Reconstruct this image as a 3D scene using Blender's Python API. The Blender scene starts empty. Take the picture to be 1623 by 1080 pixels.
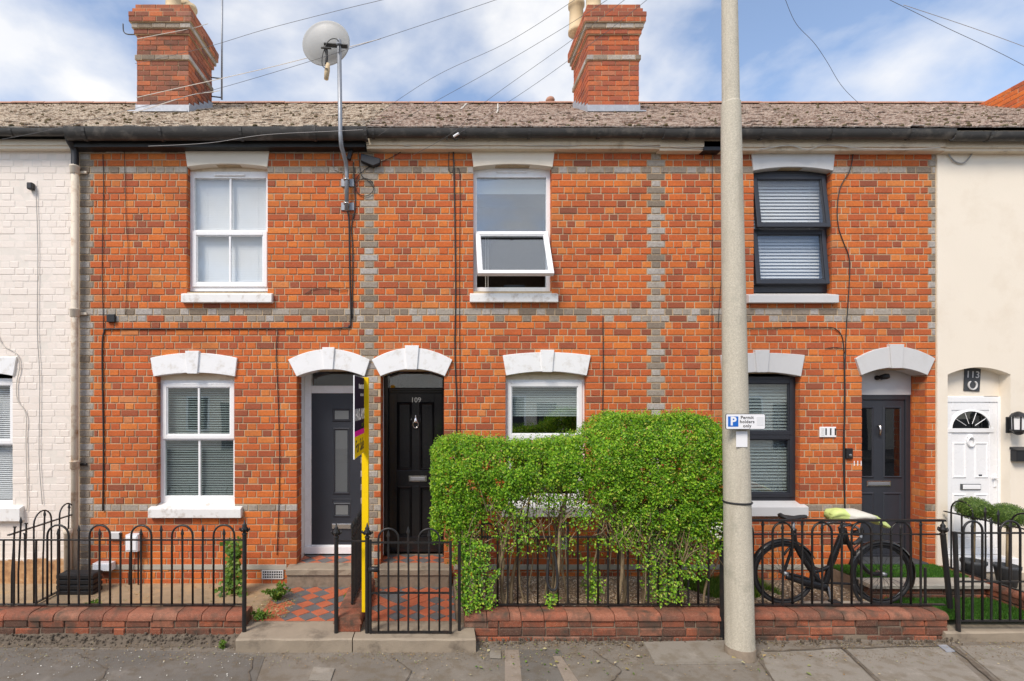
import bpy, math, random
from mathutils import Vector, Matrix
random.seed(7)
R = random.Random(11)
SC = bpy.context.scene
COL = SC.collection

# ------------------------------------------------------------------ camera
F, D, ZC, VX, VY, W, H = 819.0, 6.4, 2.43, 690.0, 630.0, 1623.0, 1080.0
cam_d = bpy.data.cameras.new('camera')
cam_d.sensor_width = 36.0
cam_d.lens = F / W * 36.0
cam_d.shift_x = (W / 2 - VX) / W
cam_d.shift_y = (VY - H / 2) / W
cam_d.clip_start = 0.05
cam_d.clip_end = 2000
cam = bpy.data.objects.new('camera', cam_d)
COL.objects.link(cam)
cam.location = (0, -D, ZC)
cam.rotation_euler = (math.radians(90), 0, 0)
SC.camera = cam

# ------------------------------------------------------------------ sky, sun, exposure
SUN_EL, SUN_AZ = math.radians(47), math.radians(216)      # azimuth clockwise from +Y: behind the camera, to the left
wd = bpy.data.worlds.new('World'); SC.world = wd; wd.use_nodes = True
nt = wd.node_tree; nt.nodes.clear()
def N(t, **k):
    n = nt.nodes.new(t)
    for a, b in k.items():
        setattr(n, a, b)
    return n
L = lambda a, b: nt.links.new(a, b)
out = N('ShaderNodeOutputWorld')
sky = N('ShaderNodeTexSky', sky_type='NISHITA'); sky.sun_disc = False
sky.sun_elevation = SUN_EL; sky.sun_rotation = SUN_AZ
sky.air_density = 1.0; sky.dust_density = 0.6; sky.ozone_density = 2.0
hs = N('ShaderNodeHueSaturation'); hs.inputs['Saturation'].default_value = 0.96; hs.inputs['Value'].default_value = 1.0
L(sky.outputs[0], hs.inputs['Color'])
bg1 = N('ShaderNodeBackground'); bg1.inputs['Strength'].default_value = 0.15
L(hs.outputs[0], bg1.inputs['Color'])
tc = N('ShaderNodeTexCoord')
sx = N('ShaderNodeSeparateXYZ'); L(tc.outputs['Generated'], sx.inputs[0])
mz = N('ShaderNodeMath', operation='MAXIMUM'); L(sx.outputs['Z'], mz.inputs[0]); mz.inputs[1].default_value = 0.04
az = N('ShaderNodeMath', operation='ADD'); L(mz.outputs[0], az.inputs[0]); az.inputs[1].default_value = 0.35
dx = N('ShaderNodeMath', operation='DIVIDE'); L(sx.outputs['X'], dx.inputs[0]); L(az.outputs[0], dx.inputs[1])
dy = N('ShaderNodeMath', operation='DIVIDE'); L(sx.outputs['Y'], dy.inputs[0]); L(az.outputs[0], dy.inputs[1])
cx = N('ShaderNodeCombineXYZ'); L(dx.outputs[0], cx.inputs[0]); L(dy.outputs[0], cx.inputs[1]); cx.inputs[2].default_value = 3.1
mp = N('ShaderNodeMapping'); L(cx.outputs[0], mp.inputs[0]); mp.inputs['Location'].default_value = (3.192, 15.943, 0.694)
n1 = N('ShaderNodeTexNoise'); L(mp.outputs[0], n1.inputs['Vector'])
n1.inputs['Scale'].default_value = 1.9; n1.inputs['Detail'].default_value = 7; n1.inputs['Roughness'].default_value = 0.52; n1.inputs['Distortion'].default_value = 0.15
cr = N('ShaderNodeValToRGB'); L(n1.outputs['Fac'], cr.inputs[0])
cr.color_ramp.elements[0].position = 0.44; cr.color_ramp.elements[0].color = (0, 0, 0, 1)
cr.color_ramp.elements[1].position = 0.60; cr.color_ramp.elements[1].color = (1, 1, 1, 1)
mcl = N('ShaderNodeMath', operation='MULTIPLY_ADD'); L(cr.outputs[0], mcl.inputs[0]); mcl.inputs[1].default_value = 0.88; mcl.inputs[2].default_value = 0.06
n2 = N('ShaderNodeTexNoise'); L(mp.outputs[0], n2.inputs['Vector']); n2.inputs['Scale'].default_value = 4.5; n2.inputs['Detail'].default_value = 5
cr2 = N('ShaderNodeValToRGB'); L(n2.outputs['Fac'], cr2.inputs[0])
cr2.color_ramp.elements[0].position = 0.3; cr2.color_ramp.elements[0].color = (0.80, 0.83, 0.90, 1)
cr2.color_ramp.elements[1].position = 0.7; cr2.color_ramp.elements[1].color = (1.0, 0.99, 0.98, 1)
bg2 = N('ShaderNodeBackground'); L(cr2.outputs[0], bg2.inputs['Color']); bg2.inputs['Strength'].default_value = 0.70
mx = N('ShaderNodeMixShader'); L(mcl.outputs[0], mx.inputs[0]); L(bg1.outputs[0], mx.inputs[1]); L(bg2.outputs[0], mx.inputs[2])
L(mx.outputs[0], out.inputs['Surface'])

sl = bpy.data.lights.new('sun', 'SUN'); sl.energy = 2.2; sl.angle = math.radians(20); sl.color = (1.0, 0.905, 0.79)
sun = bpy.data.objects.new('sun', sl); COL.objects.link(sun)
sd = Vector((math.sin(SUN_AZ) * math.cos(SUN_EL), math.cos(SUN_AZ) * math.cos(SUN_EL), math.sin(SUN_EL)))
sun.rotation_euler = sd.to_track_quat('Z', 'Y').to_euler()
sun.location = (-4, -12, 14)
SC.view_settings.view_transform = 'Standard'; SC.view_settings.look = 'None'
SC.view_settings.gamma = 1.0; SC.view_settings.use_curve_mapping = False
SC.view_settings.exposure = 0.62
SC.render.engine = 'CYCLES'
SC.cycles.use_denoising = True
SC.cycles.max_bounces = 8; SC.cycles.diffuse_bounces = 4; SC.cycles.transparent_max_bounces = 12

# ------------------------------------------------------------------ helpers
def P(px, py, d): return ((px - VX) * d / F, d - D, ZC - (py - VY) * d / F)
def X(px, d=D): return (px - VX) * d / F
def Z(py, d=D): return ZC - (py - VY) * d / F
def jit(a): return R.uniform(-a, a)

class MB:
    def __init__(s): s.v = []; s.f = []
    def add(s, vs, fs):
        n = len(s.v); s.v += [tuple(v) for v in vs]; s.f += [tuple(i + n for i in f) for f in fs]; return s
    def box(s, x0, x1, y0, y1, z0, z1):
        return s.add([(x0,y0,z0),(x1,y0,z0),(x1,y1,z0),(x0,y1,z0),(x0,y0,z1),(x1,y0,z1),(x1,y1,z1),(x0,y1,z1)],
                     [(0,3,2,1),(4,5,6,7),(0,1,5,4),(1,2,6,5),(2,3,7,6),(3,0,4,7)])
    def cbox(s, x0, x1, y0, y1, z0, z1, c=.004, j=0.0):
        q = lambda: jit(j) if j else 0
        f = [(x0+c+q(),y0,z0+c+q()),(x1-c+q(),y0,z0+c+q()),(x1-c+q(),y0,z1-c+q()),(x0+c+q(),y0,z1-c+q())]
        m = [(x0,y0+c,z0),(x1,y0+c,z0),(x1,y0+c,z1),(x0,y0+c,z1)]
        b = [(x0,y1,z0),(x1,y1,z0),(x1,y1,z1),(x0,y1,z1)]
        return s.add(f+m+b, [(0,1,2,3)] + [(a,a+4,(a+1)%4+4,(a+1)%4) for a in range(4)] + [(a+4,a+8,(a+1)%4+8,(a+1)%4+4) for a in range(4)] + [(11,10,9,8)])
    def prism(s, poly, y0, y1):
        n = len(poly)
        return s.add([(x,y0,z) for x,z in poly] + [(x,y1,z) for x,z in poly],
                     [tuple(range(n)), tuple(range(2*n-1,n-1,-1))] + [(i,i+n,(i+1)%n+n,(i+1)%n) for i in range(n)])
    def tube(s, pts, r, n=6, closed=False, cap=True):
        pts = [Vector(p) for p in pts]; m = len(pts); vs = []; fs = []
        prev = None
        for i, p in enumerate(pts):
            if closed: t = (pts[(i+1)%m] - pts[i-1])
            else: t = pts[min(i+1,m-1)] - pts[max(i-1,0)]
            t = t.normalized() if t.length > 1e-9 else Vector((0,0,1))
            if prev is None:
                a = Vector((0,0,1)) if abs(t.z) < .9 else Vector((1,0,0))
                u = t.cross(a).normalized()
            else:
                u = (prev - t * prev.dot(t))
                u = u.normalized() if u.length > 1e-6 else t.orthogonal().normalized()
            prev = u; w = t.cross(u)
            rr = r[i] if isinstance(r, (list, tuple)) else r
            for k in range(n):
                a = 2*math.pi*k/n
                vs.append(p + (u*math.cos(a) + w*math.sin(a))*rr)
        for i in range(m if closed else m-1):
            for k in range(n):
                a, b = i*n+k, i*n+(k+1)%n; c, d = ((i+1)%m)*n+(k+1)%n, ((i+1)%m)*n+k
                fs.append((a,b,c,d))
        if cap and not closed:
            fs.append(tuple(range(n-1,-1,-1))); fs.append(tuple(range((m-1)*n, m*n)))
        return s.add(vs, fs)
    def lathe(s, prof, cx, cy, n=16, sx=1, sy=1):
        vs = []; fs = []; m = len(prof)
        for r, z in prof:
            for k in range(n):
                a = 2*math.pi*k/n; vs.append((cx + r*sx*math.cos(a), cy + r*sy*math.sin(a), z))
        for i in range(m-1):
            for k in range(n): fs.append((i*n+k, i*n+(k+1)%n, (i+1)*n+(k+1)%n, (i+1)*n+k))
        fs.append(tuple(range(n-1,-1,-1))); fs.append(tuple(range((m-1)*n, m*n)))
        return s.add(vs, fs)
    def xf(s, fn): s.v = [tuple(fn(Vector(v))) for v in s.v]; return s
    def frame(s, x0, x1, z0, z1, t, y0, y1, tb=None, tt=None):
        tb = t if tb is None else tb; tt = t if tt is None else tt
        s.box(x0,x0+t,y0,y1,z0,z1); s.box(x1-t,x1,y0,y1,z0,z1)
        s.box(x0+t,x1-t,y0,y1,z0,z0+tb); s.box(x0+t,x1-t,y0,y1,z1-tt,z1); return s

WL = {}
def wl(o):
    return WL.get(o, Vector((0,0,0))) if o else Vector((0,0,0))
def thing(name, label, cat, loc=(0,0,0), group=None):
    o = bpy.data.objects.new(name, None); o.empty_display_size = .2
    COL.objects.link(o); o.location = loc; WL[o] = Vector(loc)
    o['label'] = label; o['category'] = cat
    if group: o['group'] = group
    return o
def mesh_of(name, mb, mat, off, smooth=False):
    me = bpy.data.meshes.new(name)
    me.from_pydata([(v[0]-off.x, v[1]-off.y, v[2]-off.z) for v in mb.v], [], mb.f)
    me.materials.append(mat)
    if smooth: me.polygons.foreach_set('use_smooth', [True]*len(me.polygons))
    me.update()
    return me
def part(name, mb, mat, parent=None, smooth=False, label=None, bevel=0, kind=None, org=None):
    """One mesh object; mb in world coordinates; child of parent."""
    base = wl(parent)
    o0 = Vector(org) if org is not None else base
    o = bpy.data.objects.new(name, mesh_of(name, mb, mat, o0, smooth))
    COL.objects.link(o)
    if parent: o.parent = parent
    o.location = o0 - base
    WL[o] = o0
    if label: o['label'] = label
    if kind: o['kind'] = kind
    if bevel:
        b = o.modifiers.new('bevel', 'BEVEL'); b.width = bevel; b.segments = 2; b.limit_method = 'ANGLE'; b.angle_limit = math.radians(40)
    return o
def solo(name, mb, mat, label, cat, org, smooth=False, group=None, bevel=0):
    o = part(name, mb, mat, None, smooth, label, bevel, None, org)
    o['category'] = cat
    if group: o['group'] = group
    return o
def structure(name, mb, mat, smooth=False, parent=None):
    return part(name, mb, mat, parent, smooth, kind=None if parent else 'structure')
def inst(name, me, parent, loc, scale=(1,1,1), rot=(0,0,0)):
    o = bpy.data.objects.new(name, me); COL.objects.link(o); o.parent = parent
    o.location = Vector(loc) - wl(parent); o.scale = scale; o.rotation_euler = rot
    return o
def smooth_by_angle(o, deg=40):
    o.data.polygons.foreach_set('use_smooth', [True]*len(o.data.polygons))
    me = o.data
    try: me.set_sharp_from_angle(angle=math.radians(deg))
    except Exception: pass
def text_mb(txt, size, fn, extrude=.002, bold=0.0, align='CENTER', spacing=1.0):
    """Lettering as a mesh; fn maps (u right, v up, w out) to a world point."""
    cu = bpy.data.curves.new('lettering', 'FONT'); cu.body = txt; cu.size = size; cu.extrude = extrude; cu.offset = bold
    cu.align_x = align; cu.align_y = 'CENTER'; cu.space_character = spacing; cu.resolution_u = 3
    ob = bpy.data.objects.new('lettering', cu); COL.objects.link(ob)
    dg = bpy.context.evaluated_depsgraph_get(); dg.update()
    me = bpy.data.meshes.new_from_object(ob.evaluated_get(dg))
    mb = MB(); mb.v = [tuple(fn(v.co.x, v.co.y, v.co.z)) for v in me.vertices]; mb.f = [tuple(p.vertices) for p in me.polygons]
    bpy.data.objects.remove(ob); bpy.data.curves.remove(cu); bpy.data.meshes.remove(me)
    return mb
def arc(p0, p1, rise, n=10):
    """points from p0 to p1 in (x,z) on a parabola rising at the middle"""
    return [(p0[0]+(p1[0]-p0[0])*t, p0[1]+(p1[1]-p0[1])*t + rise*4*t*(1-t)) for t in [i/n for i in range(n+1)]]

# ------------------------------------------------------------------ materials
def lin(r, g, b):
    f = lambda c: (c/255/12.92) if c <= 10.3 else ((c/255+.055)/1.055)**2.4
    return (f(r), f(g), f(b))
class MT:
    def __init__(s, name):
        s.m = bpy.data.materials.new(name); s.m.use_nodes = True; s.t = s.m.node_tree; s.b = s.t.nodes['Principled BSDF']
        s.geo = None
    def n(s, t, **k):
        n = s.t.nodes.new(t)
        for a, b in k.items(): setattr(n, a, b)
        return n
    def l(s, a, b): s.t.links.new(a, b)
    def pos(s):
        if s.geo is None: s.geo = s.n('ShaderNodeNewGeometry')
        return s.geo.outputs['Position']
    def noise(s, scale, detail=4, rough=.55, vec=None, stretch=None, dist=0):
        v = vec or s.pos()
        if stretch:
            mp = s.n('ShaderNodeMapping'); mp.inputs['Scale'].default_value = stretch; s.l(v, mp.inputs[0]); v = mp.outputs[0]
        n = s.n('ShaderNodeTexNoise'); n.inputs['Scale'].default_value = scale; n.inputs['Detail'].default_value = detail
        n.inputs['Roughness'].default_value = rough; n.inputs['Distortion'].default_value = dist
        s.l(v, n.inputs['Vector']); return n.outputs['Fac']
    def ramp(s, fac, stops, const=False):
        r = s.n('ShaderNodeValToRGB'); e = r.color_ramp.elements
        if const: r.color_ramp.interpolation = 'CONSTANT'
        while len(e) < len(stops): e.new(0.5)
        for i, (p, c) in enumerate(stops):
            e[i].position = p; e[i].color = (*c, 1) if len(c) == 3 else c
        s.l(fac, r.inputs[0]); return r.outputs[0]
    def mix(s, fac, a, b, mode='MIX'):
        m = s.n('ShaderNodeMix', data_type='RGBA', blend_type=mode)
        for sock, v in ((m.inputs[0], fac), (m.inputs[6], a), (m.inputs[7], b)):
            if isinstance(v, (int, float)): sock.default_value = v
            elif isinstance(v, tuple): sock.default_value = (*v, 1)
            else: s.l(v, sock)
        return m.outputs[2]
    def math(s, op, a, b=None):
        m = s.n('ShaderNodeMath', operation=op)
        for i, v in enumerate((a, b)):
            if v is None: continue
            if isinstance(v, (int, float)): m.inputs[i].default_value = v
            else: s.l(v, m.inputs[i])
        return m.outputs[0]
    def rnd(s):
        if s.geo is None: s.pos()
        oi = s.n('ShaderNodeObjectInfo')
        return s.math('FRACT', s.math('ADD', s.geo.outputs['Random Per Island'], oi.outputs['Random']))
    def color(s, c):
        if isinstance(c, tuple): s.b.inputs['Base Color'].default_value = (*c, 1)
        else: s.l(c, s.b.inputs['Base Color'])
        return s
    def rough(s, r):
        if isinstance(r, (int, float)): s.b.inputs['Roughness'].default_value = r
        else: s.l(r, s.b.inputs['Roughness'])
        return s
    def metal(s, v): s.b.inputs['Metallic'].default_value = v; return s
    def spec(s, v): s.b.inputs['Specular IOR Level'].default_value = v; return s
    def bump(s, h, dist=.004, st=.5):
        b = s.n('ShaderNodeBump'); b.inputs['Distance'].default_value = dist; b.inputs['Strength'].default_value = st
        s.l(h, b.inputs['Height']); s.l(b.outputs[0], s.b.inputs['Normal']); return s
M = {}
def simple(name, c, rough=.5, metal=0, var=.12, scale=6, grime=None, gs=2.5, bump=0, bscale=80, spec=.5):
    """a base colour with uneven tone, optional grime colour in patches, fine relief"""
    m = MT(name)
    n = m.noise(scale, 5)
    col = m.mix(n, tuple(x*(1-var) for x in c), tuple(min(1, x*(1+var)) for x in c))
    if grime:
        g = m.ramp(m.noise(gs, 7, .65), [(.52, (0,0,0)), (.72, (1,1,1))])
        col = m.mix(m.math('MULTIPLY', g, grime[1]), col, grime[0])
    m.color(col).metal(metal).spec(spec)
    m.rough(m.math('ADD', m.math('MULTIPLY', m.noise(scale*3, 3), .2), rough-.1))
    if bump: m.bump(m.noise(bscale, 4), .004, bump)
    M[name] = m.m
    return m.m
def brick_mat(name, stops, mott=.35, soot=.5, sootc=(.05,.04,.035), lime=.15, rough=.85, sscale=1.3, cov=(.5,.78)):
    m = MT(name)
    base = m.ramp(m.rnd(), stops)
    n1 = m.noise(38, 5, .6); n2 = m.noise(160, 3, .6)
    c = m.mix(m.math('MULTIPLY', m.ramp(n1, [(.35,(0,0,0)),(.75,(1,1,1))]), mott), base, m.mix(.5, base, (.10,.045,.03)))
    c = m.mix(m.math('MULTIPLY', m.ramp(n2, [(.5,(0,0,0)),(.8,(1,1,1))]), lime), c, (.64,.46,.32))
    s = m.ramp(m.noise(sscale, 6, .62), [(cov[0],(0,0,0)),(cov[1],(1,1,1))])
    c = m.mix(m.math('MULTIPLY', s, soot), c, sootc)
    ww = m.ramp(m.noise(75, 4, .7), [(.73,(0,0,0)),(.76,(1,1,1))])
    c = m.mix(m.math('MULTIPLY', ww, .35*lime/.15), c, (.76,.58,.40))
    m.color(c).rough(rough).spec(.25)
    m.bump(m.math('ADD', m.math('MULTIPLY', n2, .6), n1), .004, .55)
    M[name] = m.m
RED = [(0,(.28,.078,.040)), (.05,(.37,.086,.036)), (.13,(.48,.098,.031)), (.30,(.575,.117,.027)), (.50,(.64,.138,.026)), (.75,(.69,.163,.027)), (.92,(.73,.20,.034)), (.98,(.74,.24,.055)), (1,(.61,.22,.085))]
brick_mat('brick_chimney', [(0,(.26,.07,.042)),(.2,(.40,.088,.040)),(.5,(.50,.11,.038)),(.8,(.58,.14,.042)),(1,(.44,.15,.08))], .8, .7, (.16,.085,.06), .4, sscale=3, cov=(.42,.72))
brick_mat('brick_red', RED, .7, .48, (.15,.062,.038), lime=.36, sscale=1.5, cov=(.42,.74))
brick_mat('brick_grey', [(0,(.20,.165,.125)),(.3,(.31,.27,.22)),(.6,(.40,.365,.31)),(.85,(.48,.455,.42)),(1,(.40,.38,.36))], 1.0, .45, (.16,.13,.10), lime=.6, sscale=6)
brick_mat('brick_soot', [(0,(.15,.065,.045)),(.3,(.27,.085,.048)),(.6,(.38,.11,.052)),(.85,(.54,.15,.055)),(1,(.26,.13,.10))], .7, .85, (.12,.09,.07), .3, sscale=3.2)
brick_mat('brick_wall_low', [(0,(.08,.04,.03)),(.3,(.17,.058,.035)),(.6,(.27,.075,.038)),(.85,(.37,.10,.045)),(1,(.27,.15,.105))], .9, .9, (.07,.055,.042), .5, sscale=6, cov=(.44,.66))
brick_mat('brick_coping', [(0,(.19,.07,.045)),(.5,(.33,.10,.055)),(1,(.32,.135,.085))], .9, .88, (.075,.06,.045), .45, sscale=6, cov=(.43,.66))
brick_mat('brick_white', [(0,(.80,.715,.64)),(.5,(.83,.75,.68)),(1,(.82,.735,.66))], .03, .10, (.62,.53,.44), .03, .6, sscale=2)
def peel(name):
    m = MT(name)
    sp = m.n('ShaderNodeSeparateXYZ'); m.l(m.pos(), sp.inputs[0])
    h = m.math('SUBTRACT', .42, sp.outputs['Z'])
    f = m.math('ADD', m.math('MULTIPLY', h, 3.2), m.math('MULTIPLY', m.noise(5, 6, .65), 1.3))
    f = m.ramp(f, [(.58,(0,0,0)),(.66,(1,1,1))])
    under = m.ramp(m.noise(14, 5), [(.3,(.30,.15,.07)),(.6,(.52,.30,.14)),(.8,(.6,.45,.3))])
    paint = m.mix(m.noise(6, 5), (.72,.65,.58), (.82,.76,.69))
    m.color(m.mix(f, paint, under)).rough(.75)
    m.bump(m.noise(60, 4), .004, .4)
    M[name] = m.m
peel('painted_brick')
simple('mortar', (.50,.38,.245), .9, var=.25, scale=20, grime=((.2,.16,.12), .5), gs=2, bump=.6, spec=.2)
simple('mortar_dark', (.25,.20,.15), .95, var=.35, scale=18, grime=((.10,.085,.06), .8), gs=4, bump=.8, spec=.2)
simple('mortar_white', (.76,.70,.63), .8, var=.1, scale=12, spec=.2)
simple('paint_white', (.83,.83,.83), .5, var=.04, scale=5, grime=((.50,.45,.37), .6), gs=9, bump=.3, bscale=60)
simple('paint_white_old', (.80,.79,.77), .5, var=.05, scale=8, grime=((.40,.33,.26), .75), gs=9, bump=.3, bscale=40)
simple('paint_cream', (.78,.70,.58), .7, var=.03, scale=3, grime=((.60,.48,.34), .3), gs=3, bump=.15)
simple('paint_grey_light', (.60,.595,.59), .55, var=.04, scale=5, grime=((.42,.40,.37), .3), gs=5, bump=.12)
simple('soffit_cream', (.74,.63,.48), .7, var=.15, scale=5, grime=((.30,.22,.14), .7), gs=5, bump=.3)
simple('render_cream', (.83,.745,.62), .85, var=.03, scale=2, grime=((.64,.52,.38), .35), gs=1.6, bump=.45, bscale=140)
simple('upvc_white', (.86,.86,.865), .28, var=.015, scale=3, grime=((.70,.68,.64), .18), gs=6)
simple('upvc_dark', (.030,.032,.040), .35, var=.1, scale=6)
simple('door_anthracite', (.032,.036,.046), .38, var=.12, scale=9, bump=.25, bscale=120)
simple('door_black', (.010,.010,.011), .16, var=.1, scale=6, bump=.08, bscale=30)
simple('chrome', (.72,.70,.66), .22, metal=1, var=.05)
simple('galvanised', (.30,.315,.34), .5, metal=.6, var=.15, scale=15)
simple('iron_black', (.014,.014,.015), .42, var=.25, scale=25, grime=((.06,.035,.022), .45), gs=14, bump=.4, bscale=120)
simple('plastic_black', (.014,.014,.016), .45, var=.1)
simple('gutter_black', (.040,.037,.034), .5, var=.35, scale=8, grime=((.17,.15,.125), .7), gs=6)
simple('rubber', (.02,.02,.022), .7, var=.15)
simple('bike_black', (.012,.012,.014), .3, var=.1, scale=10, grime=((.05,.045,.04), .4), gs=10)
simple('lead', (.36,.38,.42), .55, metal=.3, var=.2, scale=10, grime=((.62,.63,.66), .5), gs=8)
simple('concrete_post', (.57,.52,.42), .85, var=.3, scale=60, grime=((.34,.31,.25), .6), gs=4, bump=.8, bscale=110)
m = MT('concrete_post')
c = m.mix(m.ramp(m.noise(90, 4, .7), [(.35,(0,0,0)),(.7,(1,1,1))]), (.44,.40,.32), (.66,.61,.50))
c = m.mix(m.math('MULTIPLY', m.ramp(m.noise(9, 6, .65, stretch=(1,1,.10)), [(.48,(0,0,0)),(.7,(1,1,1))]), .5), c, (.36,.32,.25))
c = m.mix(m.math('MULTIPLY', m.ramp(m.noise(3.5, 6, .7), [(.56,(0,0,0)),(.68,(1,1,1))]), .45), c, (.30,.29,.23))
m.color(c).rough(.9).spec(.2); m.bump(m.noise(110, 4, .7), .005, .9); M['concrete_post'] = m.m
simple('stone_step', (.31,.255,.19), .85, var=.22, scale=7, grime=((.12,.095,.07), .85), gs=5, bump=.7, bscale=60)
simple('stone_band', (.42,.385,.32), .85, var=.15, scale=8, grime=((.25,.22,.18), .5), gs=4, bump=.5)
simple('tile_red', (.48,.13,.062), .55, var=.25, scale=9, grime=((.24,.15,.10), .55), gs=7, bump=.15)
simple('tile_black', (.135,.135,.138), .5, var=.3, scale=9, grime=((.20,.16,.12), .5), gs=7, bump=.15)
simple('soil', (.21,.155,.10), .95, var=.4, scale=12, grime=((.34,.25,.15), .6), gs=7, bump=1, bscale=50)
simple('dirt_concrete', (.36,.265,.165), .92, var=.35, scale=9, grime=((.52,.33,.15), .8), gs=4, bump=.9, bscale=50)
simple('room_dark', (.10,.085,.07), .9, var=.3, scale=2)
simple('blind_grey', (.56,.59,.58), .6, var=.05)
simple('grime_dirt', (.12,.095,.07), .95, var=.5, scale=14, grime=((.24,.20,.15), .7), gs=8, bump=1, bscale=70)
simple('blind_white', (.74,.75,.76), .55, var=.04)
simple('blind_shade', (.82,.81,.79), .8, var=.03)
simple('pot_cream', (.62,.48,.30), .8, var=.12, scale=5, grime=((.30,.22,.14), .6), gs=3, bump=.4)
simple('terracotta', (.42,.22,.15), .8, var=.2, scale=8, grime=((.22,.14,.10), .5), gs=5, bump=.3)
simple('sign_white', (.86,.86,.87), .4, var=.01)
simple('sign_blue', (.012,.14,.55), .4, var=.02)
simple('sign_black', (.03,.03,.03), .5, var=.02)
simple('sign_yellow', (.90,.60,.006), .6, var=.03, grime=((.6,.4,.03), .3), gs=6, spec=.1)
simple('sign_navy', (.030,.022,.042), .8, var=.05, spec=.03)
simple('sign_pink', (.80,.02,.35), .7, var=.02, spec=.05)
simple('slate_plaque', (.055,.06,.066), .7, var=.2, scale=20)
simple('wire_sky', (.12,.12,.125), .6, var=.1)
simple('wire_black', (.02,.02,.02), .5, var=.1)
simple('wire_grey', (.34,.33,.32), .6, var=.1)
simple('wire_white', (.62,.58,.52), .6, var=.1)
simple('downpipe_cream', (.66,.58,.47), .7, var=.08, scale=6, grime=((.30,.14,.045), .95), gs=5, bump=.4, bscale=40)
simple('dish_grey', (.44,.44,.43), .5, var=.06, scale=8, grime=((.42,.42,.41), .5), gs=9)
simple('cover_yellow', (.60,.70,.24), .6, var=.1, scale=10)
simple('cover_grey', (.66,.64,.56), .6, var=.1, scale=10)
simple('lime_box', (.72,.74,.78), .4, var=.03)
simple('fascia_black', (.012,.012,.012), .5, var=.2)
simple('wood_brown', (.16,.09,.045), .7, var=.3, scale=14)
simple('leaf_brown', (.32,.17,.06), .8, var=.4, scale=30)

def glass(name, tint, refl):
    m = MT(name); m.t.nodes.remove(m.b)
    o = m.t.nodes['Material Output']
    tr = m.n('ShaderNodeBsdfTransparent'); tr.inputs[0].default_value = (*tint, 1)
    gl = m.n('ShaderNodeBsdfGlossy'); gl.inputs['Roughness'].default_value = .012; gl.inputs[0].default_value = (.95,.97,1,1)
    bp = m.n('ShaderNodeBump'); bp.inputs['Distance'].default_value = .02; bp.inputs['Strength'].default_value = .05
    m.l(m.noise(1.6, 1), bp.inputs['Height']); m.l(bp.outputs[0], gl.inputs['Normal'])
    fr = m.n('ShaderNodeLayerWeight'); fr.inputs['Blend'].default_value = .5
    f = m.math('ADD', m.math('MULTIPLY', m.math('POWER', fr.outputs['Facing'], 5.0), 1-refl), refl)
    mx = m.n('ShaderNodeMixShader'); m.l(f, mx.inputs[0]); m.l(tr.outputs[0], mx.inputs[1]); m.l(gl.outputs[0], mx.inputs[2])
    m.l(mx.outputs[0], o.inputs['Surface']); M[name] = m.m
glass('glass', (.96,.97,.97), .075)
glass('glass_sky', (.80,.84,.86), .20)
glass('glass_street', (.85,.89,.88), .17)
glass('glass_dark', (.45,.47,.48), .09)

def leaf_mat(name, stops, trans=.35, rough=.4):
    m = MT(name); c = m.ramp(m.rnd(), stops)
    m.color(c).rough(rough).spec(.35)
    tl = m.n('ShaderNodeBsdfTranslucent'); hsv = m.n('ShaderNodeHueSaturation'); hsv.inputs['Value'].default_value = 1.3; hsv.inputs['Hue'].default_value = .485
    m.l(c, hsv.inputs['Color']); m.l(hsv.outputs[0], tl.inputs[0])
    mx = m.n('ShaderNodeMixShader'); mx.inputs[0].default_value = trans
    m.l(m.b.outputs[0], mx.inputs[1]); m.l(tl.outputs[0], mx.inputs[2]); m.l(mx.outputs[0], m.t.nodes['Material Output'].inputs['Surface'])
    M[name] = m.m
leaf_mat('leaf_hedge', [(0,(.035,.10,.010)),(.22,(.10,.25,.014)),(.55,(.205,.44,.022)),(.86,(.35,.58,.035)),(.97,(.56,.64,.09)),(1,(.40,.26,.08))])
leaf_mat('leaf_weed', [(0,(.06,.14,.02)),(.6,(.13,.25,.03)),(1,(.26,.34,.06))])
leaf_mat('leaf_box', [(0,(.06,.12,.025)),(.6,(.15,.25,.05)),(1,(.27,.36,.085))])
leaf_mat('grass_artificial', [(0,(.025,.09,.012)),(.6,(.055,.17,.018)),(1,(.11,.24,.03))], .2, .5)
leaf_mat('petal_white', [(0,(.65,.65,.58)),(1,(.85,.85,.8))], .2, .6)
leaf_mat('leaf_litter', [(0,(.26,.15,.06)),(.45,(.42,.30,.13)),(.7,(.17,.22,.05)),(1,(.6,.5,.3))], .1, .7)
m = MT('bark'); m.color(m.ramp(m.noise(30, 5, .6, stretch=(1,1,.25)), [(.3,(.10,.07,.04)),(.55,(.25,.185,.105)),(.8,(.36,.29,.17))])).rough(.9); m.bump(m.noise(60,4,stretch=(1,1,.2)), .004, .6); M['bark'] = m.m
m = MT('gravel'); m.color(m.ramp(m.rnd(), [(0,(.16,.10,.06)),(.3,(.36,.25,.15)),(.6,(.50,.38,.25)),(.85,(.62,.50,.36)),(1,(.75,.68,.58))])).rough(.8); M['gravel'] = m.m
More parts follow.
